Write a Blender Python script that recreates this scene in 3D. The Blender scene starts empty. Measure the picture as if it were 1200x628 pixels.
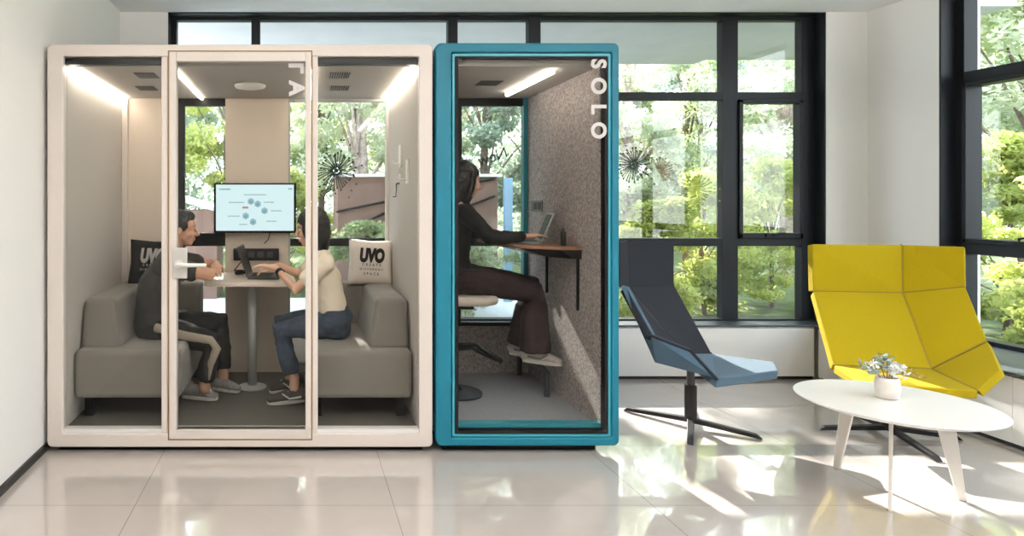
import bpy, bmesh, math, random
import numpy as np
from mathutils import Vector, Matrix, noise
random.seed(4); rng = np.random.default_rng(7)
C = bpy.context.scene.collection
scene = bpy.context.scene

# ------------------------------------------------------------------ camera, light, exposure
EYE, F, VX, VY = 1.44, 760.0, 350.0, 235.0
cam = bpy.data.cameras.new('camera'); cam_ob = bpy.data.objects.new('camera', cam); C.objects.link(cam_ob)
cam_ob.location = (0, 0, EYE); cam_ob.rotation_euler = (math.pi/2, 0, 0)
cam.sensor_width = 36; cam.lens = F/1200*36
cam.shift_x = (600-VX)/1200; cam.shift_y = -(314-VY)/1200
cam.clip_start = 0.05; cam.clip_end = 200
scene.camera = cam_ob
scene.view_settings.view_transform = 'Standard'; scene.view_settings.look = 'None'
scene.view_settings.exposure = 0.15; scene.view_settings.gamma = 1; scene.view_settings.use_curve_mapping = False
try:
    scene.cycles.use_denoising = True
    scene.cycles.max_bounces = 14; scene.cycles.transparent_max_bounces = 24
    scene.cycles.diffuse_bounces = 5; scene.cycles.glossy_bounces = 5
    scene.cycles.sample_clamp_indirect = 6
    scene.cycles.caustics_reflective = False; scene.cycles.caustics_refractive = False
except Exception: pass
world = bpy.data.worlds.new('sky'); scene.world = world; world.use_nodes = True
wn = world.node_tree; bg = wn.nodes['Background']
tc = wn.nodes.new('ShaderNodeTexCoord'); sx = wn.nodes.new('ShaderNodeSeparateXYZ'); wr = wn.nodes.new('ShaderNodeValToRGB')
wn.links.new(tc.outputs['Generated'], sx.inputs[0]); wn.links.new(sx.outputs['Z'], wr.inputs[0]); wn.links.new(wr.outputs[0], bg.inputs['Color'])
wr.color_ramp.elements[0].position = 0.0; wr.color_ramp.elements[0].color = (0.93, 0.97, 1, 1)
wr.color_ramp.elements[1].position = 0.7; wr.color_ramp.elements[1].color = (0.62, 0.80, 1, 1)
bg.inputs['Strength'].default_value = 6.0
sun = bpy.data.lights.new('sun', 'SUN'); sun_ob = bpy.data.objects.new('sun', sun); C.objects.link(sun_ob)
sun.energy = 22.0; sun.angle = math.radians(0.6); sun.color = (1, 0.95, 0.86)
sun_ob.rotation_euler = Vector((0.07, -1, -0.64)).to_track_quat('-Z', 'Y').to_euler(); sun_ob.location = (0, 20, 12)
def area(name, loc, rot, sx_, sy_, power, col):
    l = bpy.data.lights.new(name, 'AREA'); l.shape = 'RECTANGLE'; l.size = sx_; l.size_y = sy_; l.energy = power; l.color = col
    o = bpy.data.objects.new(name, l); C.objects.link(o); o.location = loc; o.rotation_euler = rot; return o
# unseen fill lamps added overhead to light the room, ahead of the camera
area('ceiling_fill_light', (-0.3, 1.6, 2.95), (0, 0, 0), 2.2, 0.5, 9, (1, 0.93, 0.85))
area('ceiling_fill_light', (2.6, 1.6, 2.95), (0, 0, 0), 2.2, 0.5, 9, (1, 0.97, 0.93))

area('added_uplight', (-0.2, 1.0, 2.45), (math.pi, 0, 0), 2.0, 0.3, 285, (1, 0.96, 0.92))  # pair of unseen uplights added to brighten the ceiling
area('added_uplight', (2.8, 1.0, 2.45), (math.pi, 0, 0), 2.0, 0.3, 285, (1, 0.98, 0.96))

# ------------------------------------------------------------------ materials
def mat(name, col, rough=0.6, metal=0.0, spec=0.5, coat=0.0, noise_amt=0.0, noise_scale=60, bump=0.0, bump_scale=None, emit=None, emit_s=0, sheen=0, trans=0.0):
    m = bpy.data.materials.new(name); m.use_nodes = True; nt = m.node_tree; b = nt.nodes['Principled BSDF']
    c = (*col, 1)
    b.inputs['Base Color'].default_value = c; b.inputs['Roughness'].default_value = rough; b.inputs['Metallic'].default_value = metal
    b.inputs['Specular IOR Level'].default_value = spec; b.inputs['Coat Weight'].default_value = coat
    if sheen: b.inputs['Sheen Weight'].default_value = sheen
    if emit: b.inputs['Emission Color'].default_value = (*emit, 1); b.inputs['Emission Strength'].default_value = emit_s
    t = nt.nodes.new('ShaderNodeTexCoord')
    if noise_amt:
        n = nt.nodes.new('ShaderNodeTexNoise'); n.inputs['Scale'].default_value = noise_scale; n.inputs['Detail'].default_value = 4
        nt.links.new(t.outputs['Object'], n.inputs['Vector'])
        r = nt.nodes.new('ShaderNodeValToRGB'); nt.links.new(n.outputs['Fac'], r.inputs[0])
        r.color_ramp.elements[0].position = 0.3; r.color_ramp.elements[1].position = 0.7
        r.color_ramp.elements[0].color = (*[max(0, x*(1-noise_amt)) for x in col], 1)
        r.color_ramp.elements[1].color = (*[min(1, x*(1+noise_amt)) for x in col], 1)
        nt.links.new(r.outputs[0], b.inputs['Base Color'])
    if bump:
        n2 = nt.nodes.new('ShaderNodeTexNoise'); n2.inputs['Scale'].default_value = bump_scale or noise_scale; n2.inputs['Detail'].default_value = 3
        nt.links.new(t.outputs['Object'], n2.inputs['Vector'])
        bp = nt.nodes.new('ShaderNodeBump'); bp.inputs['Strength'].default_value = bump; bp.inputs['Distance'].default_value = 0.004
        nt.links.new(n2.outputs['Fac'], bp.inputs['Height']); nt.links.new(bp.outputs[0], b.inputs['Normal'])
    return m
def glass_mat(name, tint=(1, 1, 1), f0=0.04):
    m = bpy.data.materials.new(name); m.use_nodes = True; nt = m.node_tree; nt.nodes.clear()
    out = nt.nodes.new('ShaderNodeOutputMaterial'); mx = nt.nodes.new('ShaderNodeMixShader')
    tr = nt.nodes.new('ShaderNodeBsdfTransparent'); tr.inputs[0].default_value = (*tint, 1)
    gl = nt.nodes.new('ShaderNodeBsdfGlossy'); gl.inputs['Roughness'].default_value = 0.0
    g = nt.nodes.new('ShaderNodeNewGeometry'); d = nt.nodes.new('ShaderNodeVectorMath'); d.operation = 'DOT_PRODUCT'
    nt.links.new(g.outputs['Incoming'], d.inputs[0]); nt.links.new(g.outputs['Normal'], d.inputs[1])
    def M(op, a, b_=None):
        n = nt.nodes.new('ShaderNodeMath'); n.operation = op
        for i, v in enumerate((a, b_)):
            if v is None: continue
            if isinstance(v, (int, float)): n.inputs[i].default_value = v
            else: nt.links.new(v, n.inputs[i])
        return n.outputs[0]
    k = M('POWER', M('SUBTRACT', 1.0, M('ABSOLUTE', d.outputs['Value'])), 5.0)
    f = M('ADD', M('MULTIPLY', k, 1-f0), f0)
    nt.links.new(f, mx.inputs[0]); nt.links.new(tr.outputs[0], mx.inputs[1]); nt.links.new(gl.outputs[0], mx.inputs[2])
    nt.links.new(mx.outputs[0], out.inputs[0]); return m
def leaf_mat(name, c1, c2, trans=0.55, scale=1.3):
    m = bpy.data.materials.new(name); m.use_nodes = True; nt = m.node_tree; nt.nodes.clear()
    out = nt.nodes.new('ShaderNodeOutputMaterial'); mx = nt.nodes.new('ShaderNodeMixShader'); mx.inputs[0].default_value = trans
    df = nt.nodes.new('ShaderNodeBsdfPrincipled'); df.inputs['Roughness'].default_value = 0.45
    tl = nt.nodes.new('ShaderNodeBsdfTranslucent')
    t = nt.nodes.new('ShaderNodeTexCoord'); n = nt.nodes.new('ShaderNodeTexNoise'); n.inputs['Scale'].default_value = scale; n.inputs['Detail'].default_value = 5
    nt.links.new(t.outputs['Object'], n.inputs['Vector'])
    r = nt.nodes.new('ShaderNodeValToRGB'); nt.links.new(n.outputs['Fac'], r.inputs[0])
    r.color_ramp.elements[0].position = 0.35; r.color_ramp.elements[1].position = 0.65
    r.color_ramp.elements[0].color = (*c1, 1); r.color_ramp.elements[1].color = (*c2, 1)
    nt.links.new(r.outputs[0], df.inputs['Base Color']); nt.links.new(r.outputs[0], tl.inputs['Color'])
    nt.links.new(df.outputs[0], mx.inputs[1]); nt.links.new(tl.outputs[0], mx.inputs[2]); nt.links.new(mx.outputs[0], out.inputs[0]); return m
def tile_mat(name, base, grout, px, ox, py, oy, rough, w=0.003, vein=0.05, coat=0.0):
    m = mat(name, base, rough=rough, spec=0.6, coat=coat); nt = m.node_tree; b = nt.nodes['Principled BSDF']
    b.inputs['Coat Roughness'].default_value = 0.03
    g = nt.nodes.new('ShaderNodeNewGeometry'); s = nt.nodes.new('ShaderNodeSeparateXYZ'); nt.links.new(g.outputs['Position'], s.inputs[0])
    def M(op, a, b_):
        n = nt.nodes.new('ShaderNodeMath'); n.operation = op
        for i, v in enumerate((a, b_)):
            if isinstance(v, (int, float)): n.inputs[i].default_value = v
            else: nt.links.new(v, n.inputs[i])
        return n.outputs[0]
    def ABS(a): return M('ABSOLUTE', a, 0.0)
    def line(c, p, o): return M('LESS_THAN', ABS(M('SUBTRACT', M('FLOORED_MODULO', M('ADD', M('SUBTRACT', c, o), p/2), p), p/2)), w/2)
    a = M('MAXIMUM', line(s.outputs['X'], px, ox), line(s.outputs['Y'], py, oy))
    n = nt.nodes.new('ShaderNodeTexNoise'); n.inputs['Scale'].default_value = 2.2; n.inputs['Detail'].default_value = 6; n.inputs['Distortion'].default_value = 1.2
    nt.links.new(g.outputs['Position'], n.inputs['Vector'])
    r = nt.nodes.new('ShaderNodeValToRGB'); nt.links.new(n.outputs['Fac'], r.inputs[0])
    r.color_ramp.elements[0].color = (*[x*(1-vein) for x in base], 1); r.color_ramp.elements[1].color = (*[min(1, x*(1+vein)) for x in base], 1)
    r.color_ramp.elements[0].position = .35; r.color_ramp.elements[1].position = .65
    mx = nt.nodes.new('ShaderNodeMix'); mx.data_type = 'RGBA'; nt.links.new(a, mx.inputs['Factor'])
    nt.links.new(r.outputs[0], mx.inputs['A']); mx.inputs['B'].default_value = (*grout, 1); nt.links.new(mx.outputs['Result'], b.inputs['Base Color']); return m
M_ = dict(
    floor=tile_mat('polished_floor_tile', (0.50, 0.45, 0.415), (0.28, 0.24, 0.21), 1.222, 0.449, 0.75, 3.065, 0.14, w=0.004, vein=0.035, coat=1.0),
    wall=mat('wall_paint', (0.80, 0.79, 0.76), 0.8), ceil=mat('ceiling_paint', (0.86, 0.86, 0.85), 0.85),
    black=mat('black_window_metal', (0.006, 0.008, 0.010), 0.45, spec=.25), skirt=mat('black_skirting', (0.01, 0.01, 0.01), 0.5),
    cab=mat('white_cabinet', (0.80, 0.80, 0.79), 0.45), slate=mat('dark_slate_ledge', (0.035, 0.042, 0.052), 0.45, noise_amt=.15),
    glass=glass_mat('window_glass'), bglass=glass_mat('booth_glass', (0.95, 0.955, 0.95), 0.010),
    wframe=mat('warm_white_frame', (0.66, 0.595, 0.55), 0.4), blackrub=mat('black_rubber', (0.004, 0.004, 0.005), 0.6, spec=.15),
    teal=mat('teal_lacquer', (0.0008, 0.095, 0.142), 0.5, spec=.3), tealtrim=mat('teal_trim', (0.02, 0.22, 0.28), 0.35),
    felt=mat('pale_acoustic_felt', (0.52, 0.485, 0.445), 0.95, noise_amt=.12, noise_scale=140, bump=.3, bump_scale=300),
    feltw=mat('cream_acoustic_felt', (0.66, 0.575, 0.49), 0.95, noise_amt=.05, noise_scale=140, bump=.2, bump_scale=300),
    feltg=mat('speckled_grey_felt', (0.40, 0.345, 0.325), 0.95, noise_amt=.45, noise_scale=70, bump=.5, bump_scale=200),
    bceil=mat('booth_ceiling_felt', (0.42, 0.385, 0.34), 0.9, noise_amt=.08, noise_scale=200),
    carpet=mat('grey_carpet', (0.105, 0.095, 0.08), 1.0, noise_amt=.3, noise_scale=160, bump=.6, bump_scale=300),
    carpet2=mat('blue_grey_carpet', (0.34, 0.345, 0.36), 1.0, noise_amt=.25, noise_scale=160, bump=.6, bump_scale=300),
    sofa=mat('grey_sofa_fabric', (0.19, 0.172, 0.148), 0.9, noise_amt=.1, noise_scale=260, bump=.4, bump_scale=500, sheen=.2),
    led=mat('led_strip', (1, 1, 1), 0.5, emit=(1, 0.90, 0.78), emit_s=19), led2=mat('led_strip_short', (1, 1, 1), 0.5, emit=(1, 0.92, 0.82), emit_s=13),
    white=mat('white_plastic', (0.78, 0.76, 0.73), 0.35), tablew=mat('cream_table_top', (0.72, 0.62, 0.54), 0.35),
    gplate=mat('pale_handle_plate', (0.50, 0.48, 0.45), 0.4), gmetal=mat('pale_grey_metal', (0.42, 0.42, 0.41), 0.4), dark=mat('dark_plastic', (0.009, 0.009, 0.010), 0.45, spec=.3), dgrey=mat('dark_grey_metal', (0.06, 0.06, 0.065), 0.35, metal=.3),
    chrome=mat('brushed_steel', (0.6, 0.6, 0.6), 0.2, metal=1.0), walnut=mat('walnut_wood', (0.27, 0.13, 0.07), 0.4, noise_amt=.2, noise_scale=20),
    screen=mat('screen_slide', (0.02, 0.02, 0.02), 0.3, emit=(0.70, 0.90, 0.93), emit_s=0.95),
    ink=mat('slide_ink', (0.02, 0.02, 0.02), 0.5, emit=(0.18, 0.36, 0.42), emit_s=0.9), ink2=mat('slide_picture', (0.02, 0.02, 0.02), 0.5, emit=(0.30, 0.52, 0.58), emit_s=0.9),
    inkr=mat('slide_red_mark', (0.02, 0.02, 0.02), 0.5, emit=(0.5, 0.25, 0.25), emit_s=0.9),
    yellow=mat('mustard_yellow_wool', (0.31, 0.225, 0.002), 0.95, spec=.2, noise_amt=.07, noise_scale=220, bump=.3, bump_scale=500),
    yseam=mat('mustard_seam', (0.20, 0.14, 0.01), 0.9),
    bluegrey=mat('blue_grey_wool', (0.034, 0.068, 0.100), 0.9, spec=.3, noise_amt=.1, noise_scale=220, bump=.3, bump_scale=500, sheen=.1),
    charcoal=mat('charcoal_wool', (0.012, 0.014, 0.018), 0.95, spec=.2, noise_amt=.12, noise_scale=220, bump=.3, bump_scale=500),
    base=mat('black_base_metal', (0.006, 0.006, 0.007), 0.45, spec=.3), ttop=mat('white_round_top', (0.80, 0.78, 0.75), 0.3), tleg=mat('white_leg', (0.76, 0.72, 0.66), 0.4),
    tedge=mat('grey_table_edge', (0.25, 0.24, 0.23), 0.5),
    skin=mat('skin', (0.50, 0.27, 0.175), 0.5, noise_amt=.04, noise_scale=30), skin2=mat('fair_skin', (0.62, 0.37, 0.26), 0.5), hair=mat('black_hair', (0.008, 0.007, 0.007), 0.42, bump=.8, bump_scale=90),
    tee=mat('cream_cotton', (0.80, 0.70, 0.56), 0.9, bump=.3, bump_scale=30), gtee=mat('dark_grey_cotton', (0.036, 0.034, 0.032), 0.9, bump=.3, bump_scale=30),
    jeans=mat('dark_denim', (0.035, 0.05, 0.075), 0.9, noise_amt=.25, noise_scale=25, bump=.4, bump_scale=60), pants=mat('black_track_cloth', (0.012, 0.012, 0.013), 0.85, bump=.3, bump_scale=30),
    stripe=mat('beige_stripe', (0.33, 0.28, 0.22), 0.9), brownp=mat('dark_brown_cloth', (0.022, 0.010, 0.010), 0.85, bump=.3, bump_scale=30),
    blk=mat('black_knit', (0.005, 0.0055, 0.006), 0.9, bump=.4, bump_scale=90),
    shoeb=mat('brown_black_mesh', (0.06, 0.045, 0.04), 0.8, noise_amt=.3, noise_scale=80), shoew=mat('off_white_shoe', (0.50, 0.45, 0.40), 0.7, noise_amt=.2, noise_scale=60), sole=mat('pale_rubber', (0.62, 0.58, 0.52), 0.6),
    shoeg=mat('grey_shoe', (0.20, 0.19, 0.18), 0.7, noise_amt=.15, noise_scale=60), lip=mat('lip', (0.40, 0.14, 0.11), 0.5),
    paper=mat('white_cushion_cloth', (0.76, 0.68, 0.62), 0.9, bump=.5, bump_scale=14), bcush=mat('black_cushion_cloth', (0.006, 0.006, 0.007), 0.95, spec=.2, bump=.4, bump_scale=14),
    print_b=mat('black_print', (0.012, 0.01, 0.01), 0.8), print_w=mat('white_print', (0.75, 0.74, 0.72), 0.8), letter=mat('white_vinyl_letter', (0.58, 0.55, 0.54), 0.6),
    decal_g=mat('dark_green_decal', (0.01, 0.04, 0.025), 0.7), decal_t=mat('tan_decal', (0.35, 0.28, 0.18), 0.7), decal_y=mat('yellow_green_decal', (0.35, 0.42, 0.06), 0.7),
    pave=tile_mat('pale_outdoor_paving', (0.74, 0.75, 0.77), (0.35, 0.36, 0.37), 0.6, 0, 0.6, 0, 0.8), soil=mat('soil_and_grass', (0.10, 0.13, 0.04), 1, noise_amt=.5, noise_scale=4),
    conc=mat('pale_render', (0.50, 0.52, 0.53), 0.9, noise_amt=.05, noise_scale=3),
    bark=mat('bark', (0.17, 0.13, 0.10), 0.95, noise_amt=.4, noise_scale=18, bump=1, bump_scale=25), bark2=mat('pale_bark', (0.42, 0.34, 0.29), 0.95, noise_amt=.35, noise_scale=12, bump=1, bump_scale=25),
    brown=mat('brown_kiosk_panel', (0.21, 0.125, 0.095), 0.7), kcap=mat('white_kiosk_cap', (0.9, 0.9, 0.9), 0.6), kblue=mat('pale_blue_post', (0.30, 0.48, 0.66), 0.6),
    leafA=leaf_mat('leaf_mid', (0.20, 0.27, 0.12), (0.58, 0.64, 0.34)), leafB=leaf_mat('leaf_yellow', (0.24, 0.29, 0.07), (0.72, 0.76, 0.27), 0.6),
    leafC=leaf_mat('leaf_cool', (0.20, 0.27, 0.19), (0.56, 0.64, 0.50)), leafP=leaf_mat('leaf_pale', (0.40, 0.45, 0.28), (0.84, 0.87, 0.68), 0.55), sage=mat('sage_leaf', (0.30, 0.38, 0.34), 0.7), petal=mat('white_petal', (0.85, 0.84, 0.8), 0.7), twig=mat('brown_twig', (0.2, 0.12, 0.05), 0.8),
    ceram=mat('white_ceramic', (0.78, 0.72, 0.66), 0.35, noise_amt=.03, noise_scale=40, bump=.3, bump_scale=60), metalplate=mat('grey_power_plate', (0.10, 0.10, 0.10), 0.4),
)

# ------------------------------------------------------------------ helpers
def P(u, v, Y): return Vector(((u-VX)/F*Y, Y, EYE-(v-VY)/F*Y))
def G(u, v, h=0.0):
    Y = (EYE-h)*F/(v-VY); return Vector(((u-VX)/F*Y, Y, h))
def obj(name, bm, m, parent=None, bevel=0.0, seg=2, smooth=False, kind=None):
    if isinstance(bm, bmesh.types.BMesh):
        bmesh.ops.recalc_face_normals(bm, faces=bm.faces); me = bpy.data.meshes.new(name); bm.to_mesh(me); bm.free()
    else: me = bm
    if smooth:
        for p in me.polygons: p.use_smooth = True
    if m is not None: me.materials.append(m)
    o = bpy.data.objects.new(name, me); C.objects.link(o)
    if parent is not None: o.parent = parent; o.matrix_parent_inverse = parent_matrix(parent).inverted()
    if bevel:
        b = o.modifiers.new('bevel', 'BEVEL'); b.width = bevel; b.segments = seg; b.limit_method = 'ANGLE'; b.angle_limit = math.radians(35)
    if kind: o['kind'] = kind
    return o
def parent_matrix(p):
    m = Matrix.Translation(p.location) @ p.rotation_euler.to_matrix().to_4x4()
    return (parent_matrix(p.parent) @ p.matrix_parent_inverse @ m) if p.parent else m
def thing(name, label, cat, loc=(0, 0, 0), group=None):
    o = bpy.data.objects.new(name, None); C.objects.link(o); o.location = loc; o.empty_display_size = 0.1
    o['label'] = label; o['category'] = cat
    if group: o['group'] = group
    return o
def tag(o, label, cat, group=None, kind=None):
    o['label'] = label; o['category'] = cat
    if group: o['group'] = group
    if kind: o['kind'] = kind
    return o
def bx(bm, x0, x1, y0, y1, z0, z1):
    vs = [bm.verts.new((x, y, z)) for x in (x0, x1) for y in (y0, y1) for z in (z0, z1)]
    for f in ((0, 1, 3, 2), (4, 6, 7, 5), (0, 4, 5, 1), (2, 3, 7, 6), (0, 2, 6, 4), (1, 5, 7, 3)): bm.faces.new([vs[i] for i in f])
def B(*boxes):
    bm = bmesh.new()
    for b in boxes: bx(bm, *b)
    return bm
def prism(bm, pts, off):
    a = [bm.verts.new(p) for p in pts]; b = [bm.verts.new(Vector(p)+Vector(off)) for p in pts]; n = len(pts)
    bm.faces.new(a); bm.faces.new(b[::-1])
    for i in range(n): bm.faces.new([a[i], b[i], b[(i+1) % n], a[(i+1) % n]])
def tube(bm, pts, rads, ref=(0, 1, 0), seg=14, caps=True):
    """closed tube through pts; each radius a number or (along ref, across)"""
    pts = [Vector(p) for p in pts]; R = [(r, r) if isinstance(r, (int, float)) else r for r in rads]; n = len(pts)
    rings = []
    def ring(c, t, ru, rw):
        t = t.normalized(); rf = Vector(ref)
        if abs(t.dot(rf)) > 0.97: rf = Vector((1, 0, 0)) if abs(t.x) < .9 else Vector((0, 0, 1))
        u = (rf - t*rf.dot(t)).normalized(); w = t.cross(u)
        return [bm.verts.new(c + u*(ru*math.cos(2*math.pi*k/seg)) + w*(rw*math.sin(2*math.pi*k/seg))) for k in range(seg)]
    T = [(pts[min(i+1, n-1)]-pts[max(i-1, 0)]) for i in range(n)]
    if caps:
        for a in (75, 45, 20):
            k = math.radians(a); r = min(R[0]); rings.append(ring(pts[0]-T[0].normalized()*r*math.sin(k), T[0], R[0][0]*math.cos(k), R[0][1]*math.cos(k)))
    for i in range(n): rings.append(ring(pts[i], T[i], *R[i]))
    if caps:
        for a in (20, 45, 75):
            k = math.radians(a); r = min(R[-1]); rings.append(ring(pts[-1]+T[-1].normalized()*r*math.sin(k), T[-1], R[-1][0]*math.cos(k), R[-1][1]*math.cos(k)))
    for a, b in zip(rings, rings[1:]):
        for k in range(seg): bm.faces.new([a[k], a[(k+1) % seg], b[(k+1) % seg], b[k]])
    bm.faces.new(rings[0][::-1]); bm.faces.new(rings[-1])
def ell(bm, c, r, rot=None, seg=18):
    m = Matrix.Translation(c) @ (rot.to_4x4() if rot else Matrix.Identity(4)) @ Matrix.Diagonal((*r, 1))
    bmesh.ops.create_uvsphere(bm, u_segments=seg, v_segments=seg//2+2, radius=1, matrix=m)
def lathe(bm, prof, c, seg=32):
    rings = [[bm.verts.new((c[0]+r*math.cos(2*math.pi*k/seg), c[1]+r*math.sin(2*math.pi*k/seg), c[2]+z)) for k in range(seg)] for r, z in prof]
    for a, b in zip(rings, rings[1:]):
        for k in range(seg): bm.faces.new([a[k], a[(k+1) % seg], b[(k+1) % seg], b[k]])
    bm.faces.new(rings[0][::-1]); bm.faces.new(rings[-1])
def remeshed(bm, voxel=0.006, smooth=4, disp=0.0, dscale=0.08):
    """fuses the closed shapes of bm into one continuous skin"""
    me = bpy.data.meshes.new('tmp'); bmesh.ops.recalc_face_normals(bm, faces=bm.faces); bm.to_mesh(me); bm.free()
    o = bpy.data.objects.new('tmp', me); C.objects.link(o)
    r = o.modifiers.new('r', 'REMESH'); r.mode = 'VOXEL'; r.voxel_size = voxel; r.use_smooth_shade = True
    if smooth: s = o.modifiers.new('s', 'SMOOTH'); s.factor = .5; s.iterations = smooth
    if disp:
        tx = bpy.data.textures.new('folds', 'CLOUDS'); tx.noise_scale = dscale; tx.noise_depth = 1
        d = o.modifiers.new('d', 'DISPLACE'); d.texture = tx; d.strength = disp; d.mid_level = 0.5; d.texture_coords = 'LOCAL'
    dg = bpy.context.evaluated_depsgraph_get(); out = bpy.data.meshes.new_from_object(o.evaluated_get(dg))
    bpy.data.objects.remove(o); 
    for p in out.polygons: p.use_smooth = True
    return out
def text_mesh(body, size, mtx, extrude=0.0015, offset=0.0, shear=0.0, width=1.0, spacing=1.0):
    cu = bpy.data.curves.new('t', 'FONT'); cu.body = body; cu.size = size; cu.extrude = extrude; cu.offset = offset; cu.shear = shear
    cu.align_x = 'CENTER'; cu.align_y = 'CENTER'; cu.space_character = spacing
    o = bpy.data.objects.new('t', cu); C.objects.link(o); dg = bpy.context.evaluated_depsgraph_get()
    me = bpy.data.meshes.new_from_object(o.evaluated_get(dg)); bpy.data.objects.remove(o)
    me.transform(mtx @ Matrix.Diagonal((width, 1, 1, 1))); return me
def join_meshes(mes):
    bm = bmesh.new()
    for me in mes: bm.from_mesh(me)
    return bm

# ------------------------------------------------------------------ room
LX, RX, YF, YW, CZ = -1.46, 4.65, 5.30, 5.45, 2.98
XO0, XO1 = -1.067, 4.31            # back window opening
def struct(name, bm, m, **k): return obj(name, bm, m, kind='structure', **k)
struct('floor', B((LX-.2, RX+.3, -4, YW+.1, -.15, 0)), M_['floor'])
struct('ceiling', B((LX-.2, RX+.3, -4, YW+.15, CZ, CZ+.2)), M_['ceil'])
struct('wall_left', B((LX-.2, LX, -4, YW+.15, 0, CZ)), M_['wall'])
struct('wall_back', B((LX, XO0, YF, YW+.15, 0, CZ), (XO1, RX+.3, YF, YW+.15, 0, CZ), (XO0, XO1, YF, YW+.15, 0, .42)), M_['wall'])
RY0, RY1 = 0.6, 4.71               # right window opening
struct('wall_right', B((RX, RX+.3, RY1, YF, 0, CZ), (RX, RX+.3, -4, RY0, 0, CZ), (RX, RX+.3, RY0, RY1, 0, .42)), M_['wall'])
struct('baseboard_left', B((LX, LX+.012, -4, 5.29, 0, .045)), M_['skirt'])
# wall behind the camera
struct('wall_front', B((LX, RX, -4.15, -4, 0, CZ)), M_['wall'])

# back window: frame, sashes, panes
w1 = bpy.data.objects.new('window_1', None); C.objects.link(w1); w1['kind'] = 'structure'; w1.location = (1.6, YW, .42)
MX = [(-1.097, -1.02), (-.395, -.323), (1.248, 1.327), (1.92, 2.02), (3.537, 3.666), (4.197, 4.31)]
y0, y1 = YW-.04, YW+.04
fr = [(a, b, y0, y1, .42, CZ) for a, b in MX]
fr += [(-1.06, 4.30, y0+.003, y1-.003, CZ-.035, CZ-.001), (-1.06, 4.30, y0-.02, y1-.003, .421, .455), (-1.06, 4.30, y0+.003, y1-.003, 2.28, 2.345), (-1.06, 4.30, y0+.003, y1-.003, 1.06, 1.125)]
fr += [(XO1-.012, XO1, YF, YW, .42, CZ), (XO0-.001, XO0+.012, YF, YW, .42, CZ), (XO0, XO1, YF, YW, CZ-.01, CZ-.001)]
obj('window_frame', B(*fr), M_['black'], w1, bevel=.003)
def sash(x0, x1, z0, z1, hy=.05):
    a, b = YW-.06, YW+.02; t = .03
    s = obj('sash', B((x0, x0+t, a, b, z0, z1), (x1-t, x1, a, b, z0, z1), (x0, x1, a, b, z0, z0+t+.015), (x0, x1, a, b, z1-t, z1)), M_['black'], w1, bevel=.003)
    cx = (x0+x1)/2; bm = bmesh.new(); tube(bm, [(cx-.0, a-.005, z0+.03), (cx, a-.03, z0+.03), (cx+.03, a-.035, z0+.045), (cx+.09, a-.03, z0+.045)], [.008]*4, seg=8)
    bx(bm, cx-.05, cx+.02, a-.012, a, z0+.01, z0+.045); obj('window_handle', bm, M_['black'], s)
for i in (0, 2, 4): sash(MX[i][1], MX[i+1][0], 1.125, 2.28)
obj('window_glass', B((-1.02, 4.2, YW-.004, YW+.004, .455, CZ-.035)), M_['glass'], w1)
def dandelion(c, r, m, n=38, arc=(0, 360), seed=1):
    rn = random.Random(seed); bm = bmesh.new(); y = YW-.008
    bmesh.ops.create_circle(bm, cap_ends=True, radius=r*.12, segments=14, matrix=Matrix.Translation((c[0], y, c[1])) @ Matrix.Rotation(math.pi/2, 4, 'X'))
    for k in range(n):
        a = math.radians(arc[0]+(arc[1]-arc[0])*k/n+rn.uniform(-3, 3)); L = r*rn.uniform(.72, 1.0); bend = .25
        pr = []
        for j in range(6):
            t = .16+.84*j/5; aa = a+bend*t*(1 if k % 2 else .7)*.6; pr.append(Vector((c[0]+L*t*math.cos(aa), y, c[1]+L*t*math.sin(aa))))
        for p, q in zip(pr, pr[1:]):
            d = (q-p).normalized(); s = Vector((-d.z, 0, d.x))*r*.022; bm.faces.new([bm.verts.new(x) for x in (p-s, q-s, q+s, p+s)])
        bmesh.ops.create_circle(bm, cap_ends=True, radius=r*.055, segments=8, matrix=Matrix.Translation(pr[-1]) @ Matrix.Rotation(math.pi/2, 4, 'X'))
    for k in range(14):
        a = rn.uniform(0, 6.28); d = r*rn.uniform(1.1, 1.6)
        bmesh.ops.create_circle(bm, cap_ends=True, radius=r*.05, segments=8, matrix=Matrix.Translation((c[0]+d*math.cos(a), y, c[1]+d*math.sin(a))) @ Matrix.Rotation(math.pi/2, 4, 'X'))
    obj('decal', bm, m, w1)
s_ = YW/F
def WP(u, v): return ((u-VX)*s_, EYE-(v-VY)*s_)
dandelion(WP(394, 200), .17, M_['decal_g'], seed=2)
dandelion(WP(742, 193), .15, M_['decal_g'], seed=3)
dandelion(WP(772, 200), .12, M_['decal_t'], n=26, arc=(-70, 130), seed=4)
dandelion(WP(815, 222), .14, M_['decal_y'], n=24, seed=5)
c = WP(577, 184)
R_ = Matrix.Translation((c[0], YW-.008, c[1])) @ Matrix.Rotation(math.radians(-18), 4, 'Y') @ Matrix.Rotation(math.pi/2, 4, 'X') @ Matrix.Diagonal((-1, 1, 1, 1))
obj('decal', text_mesh('New', .13, R_, extrude=.0005), M_['decal_g'], w1)
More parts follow.
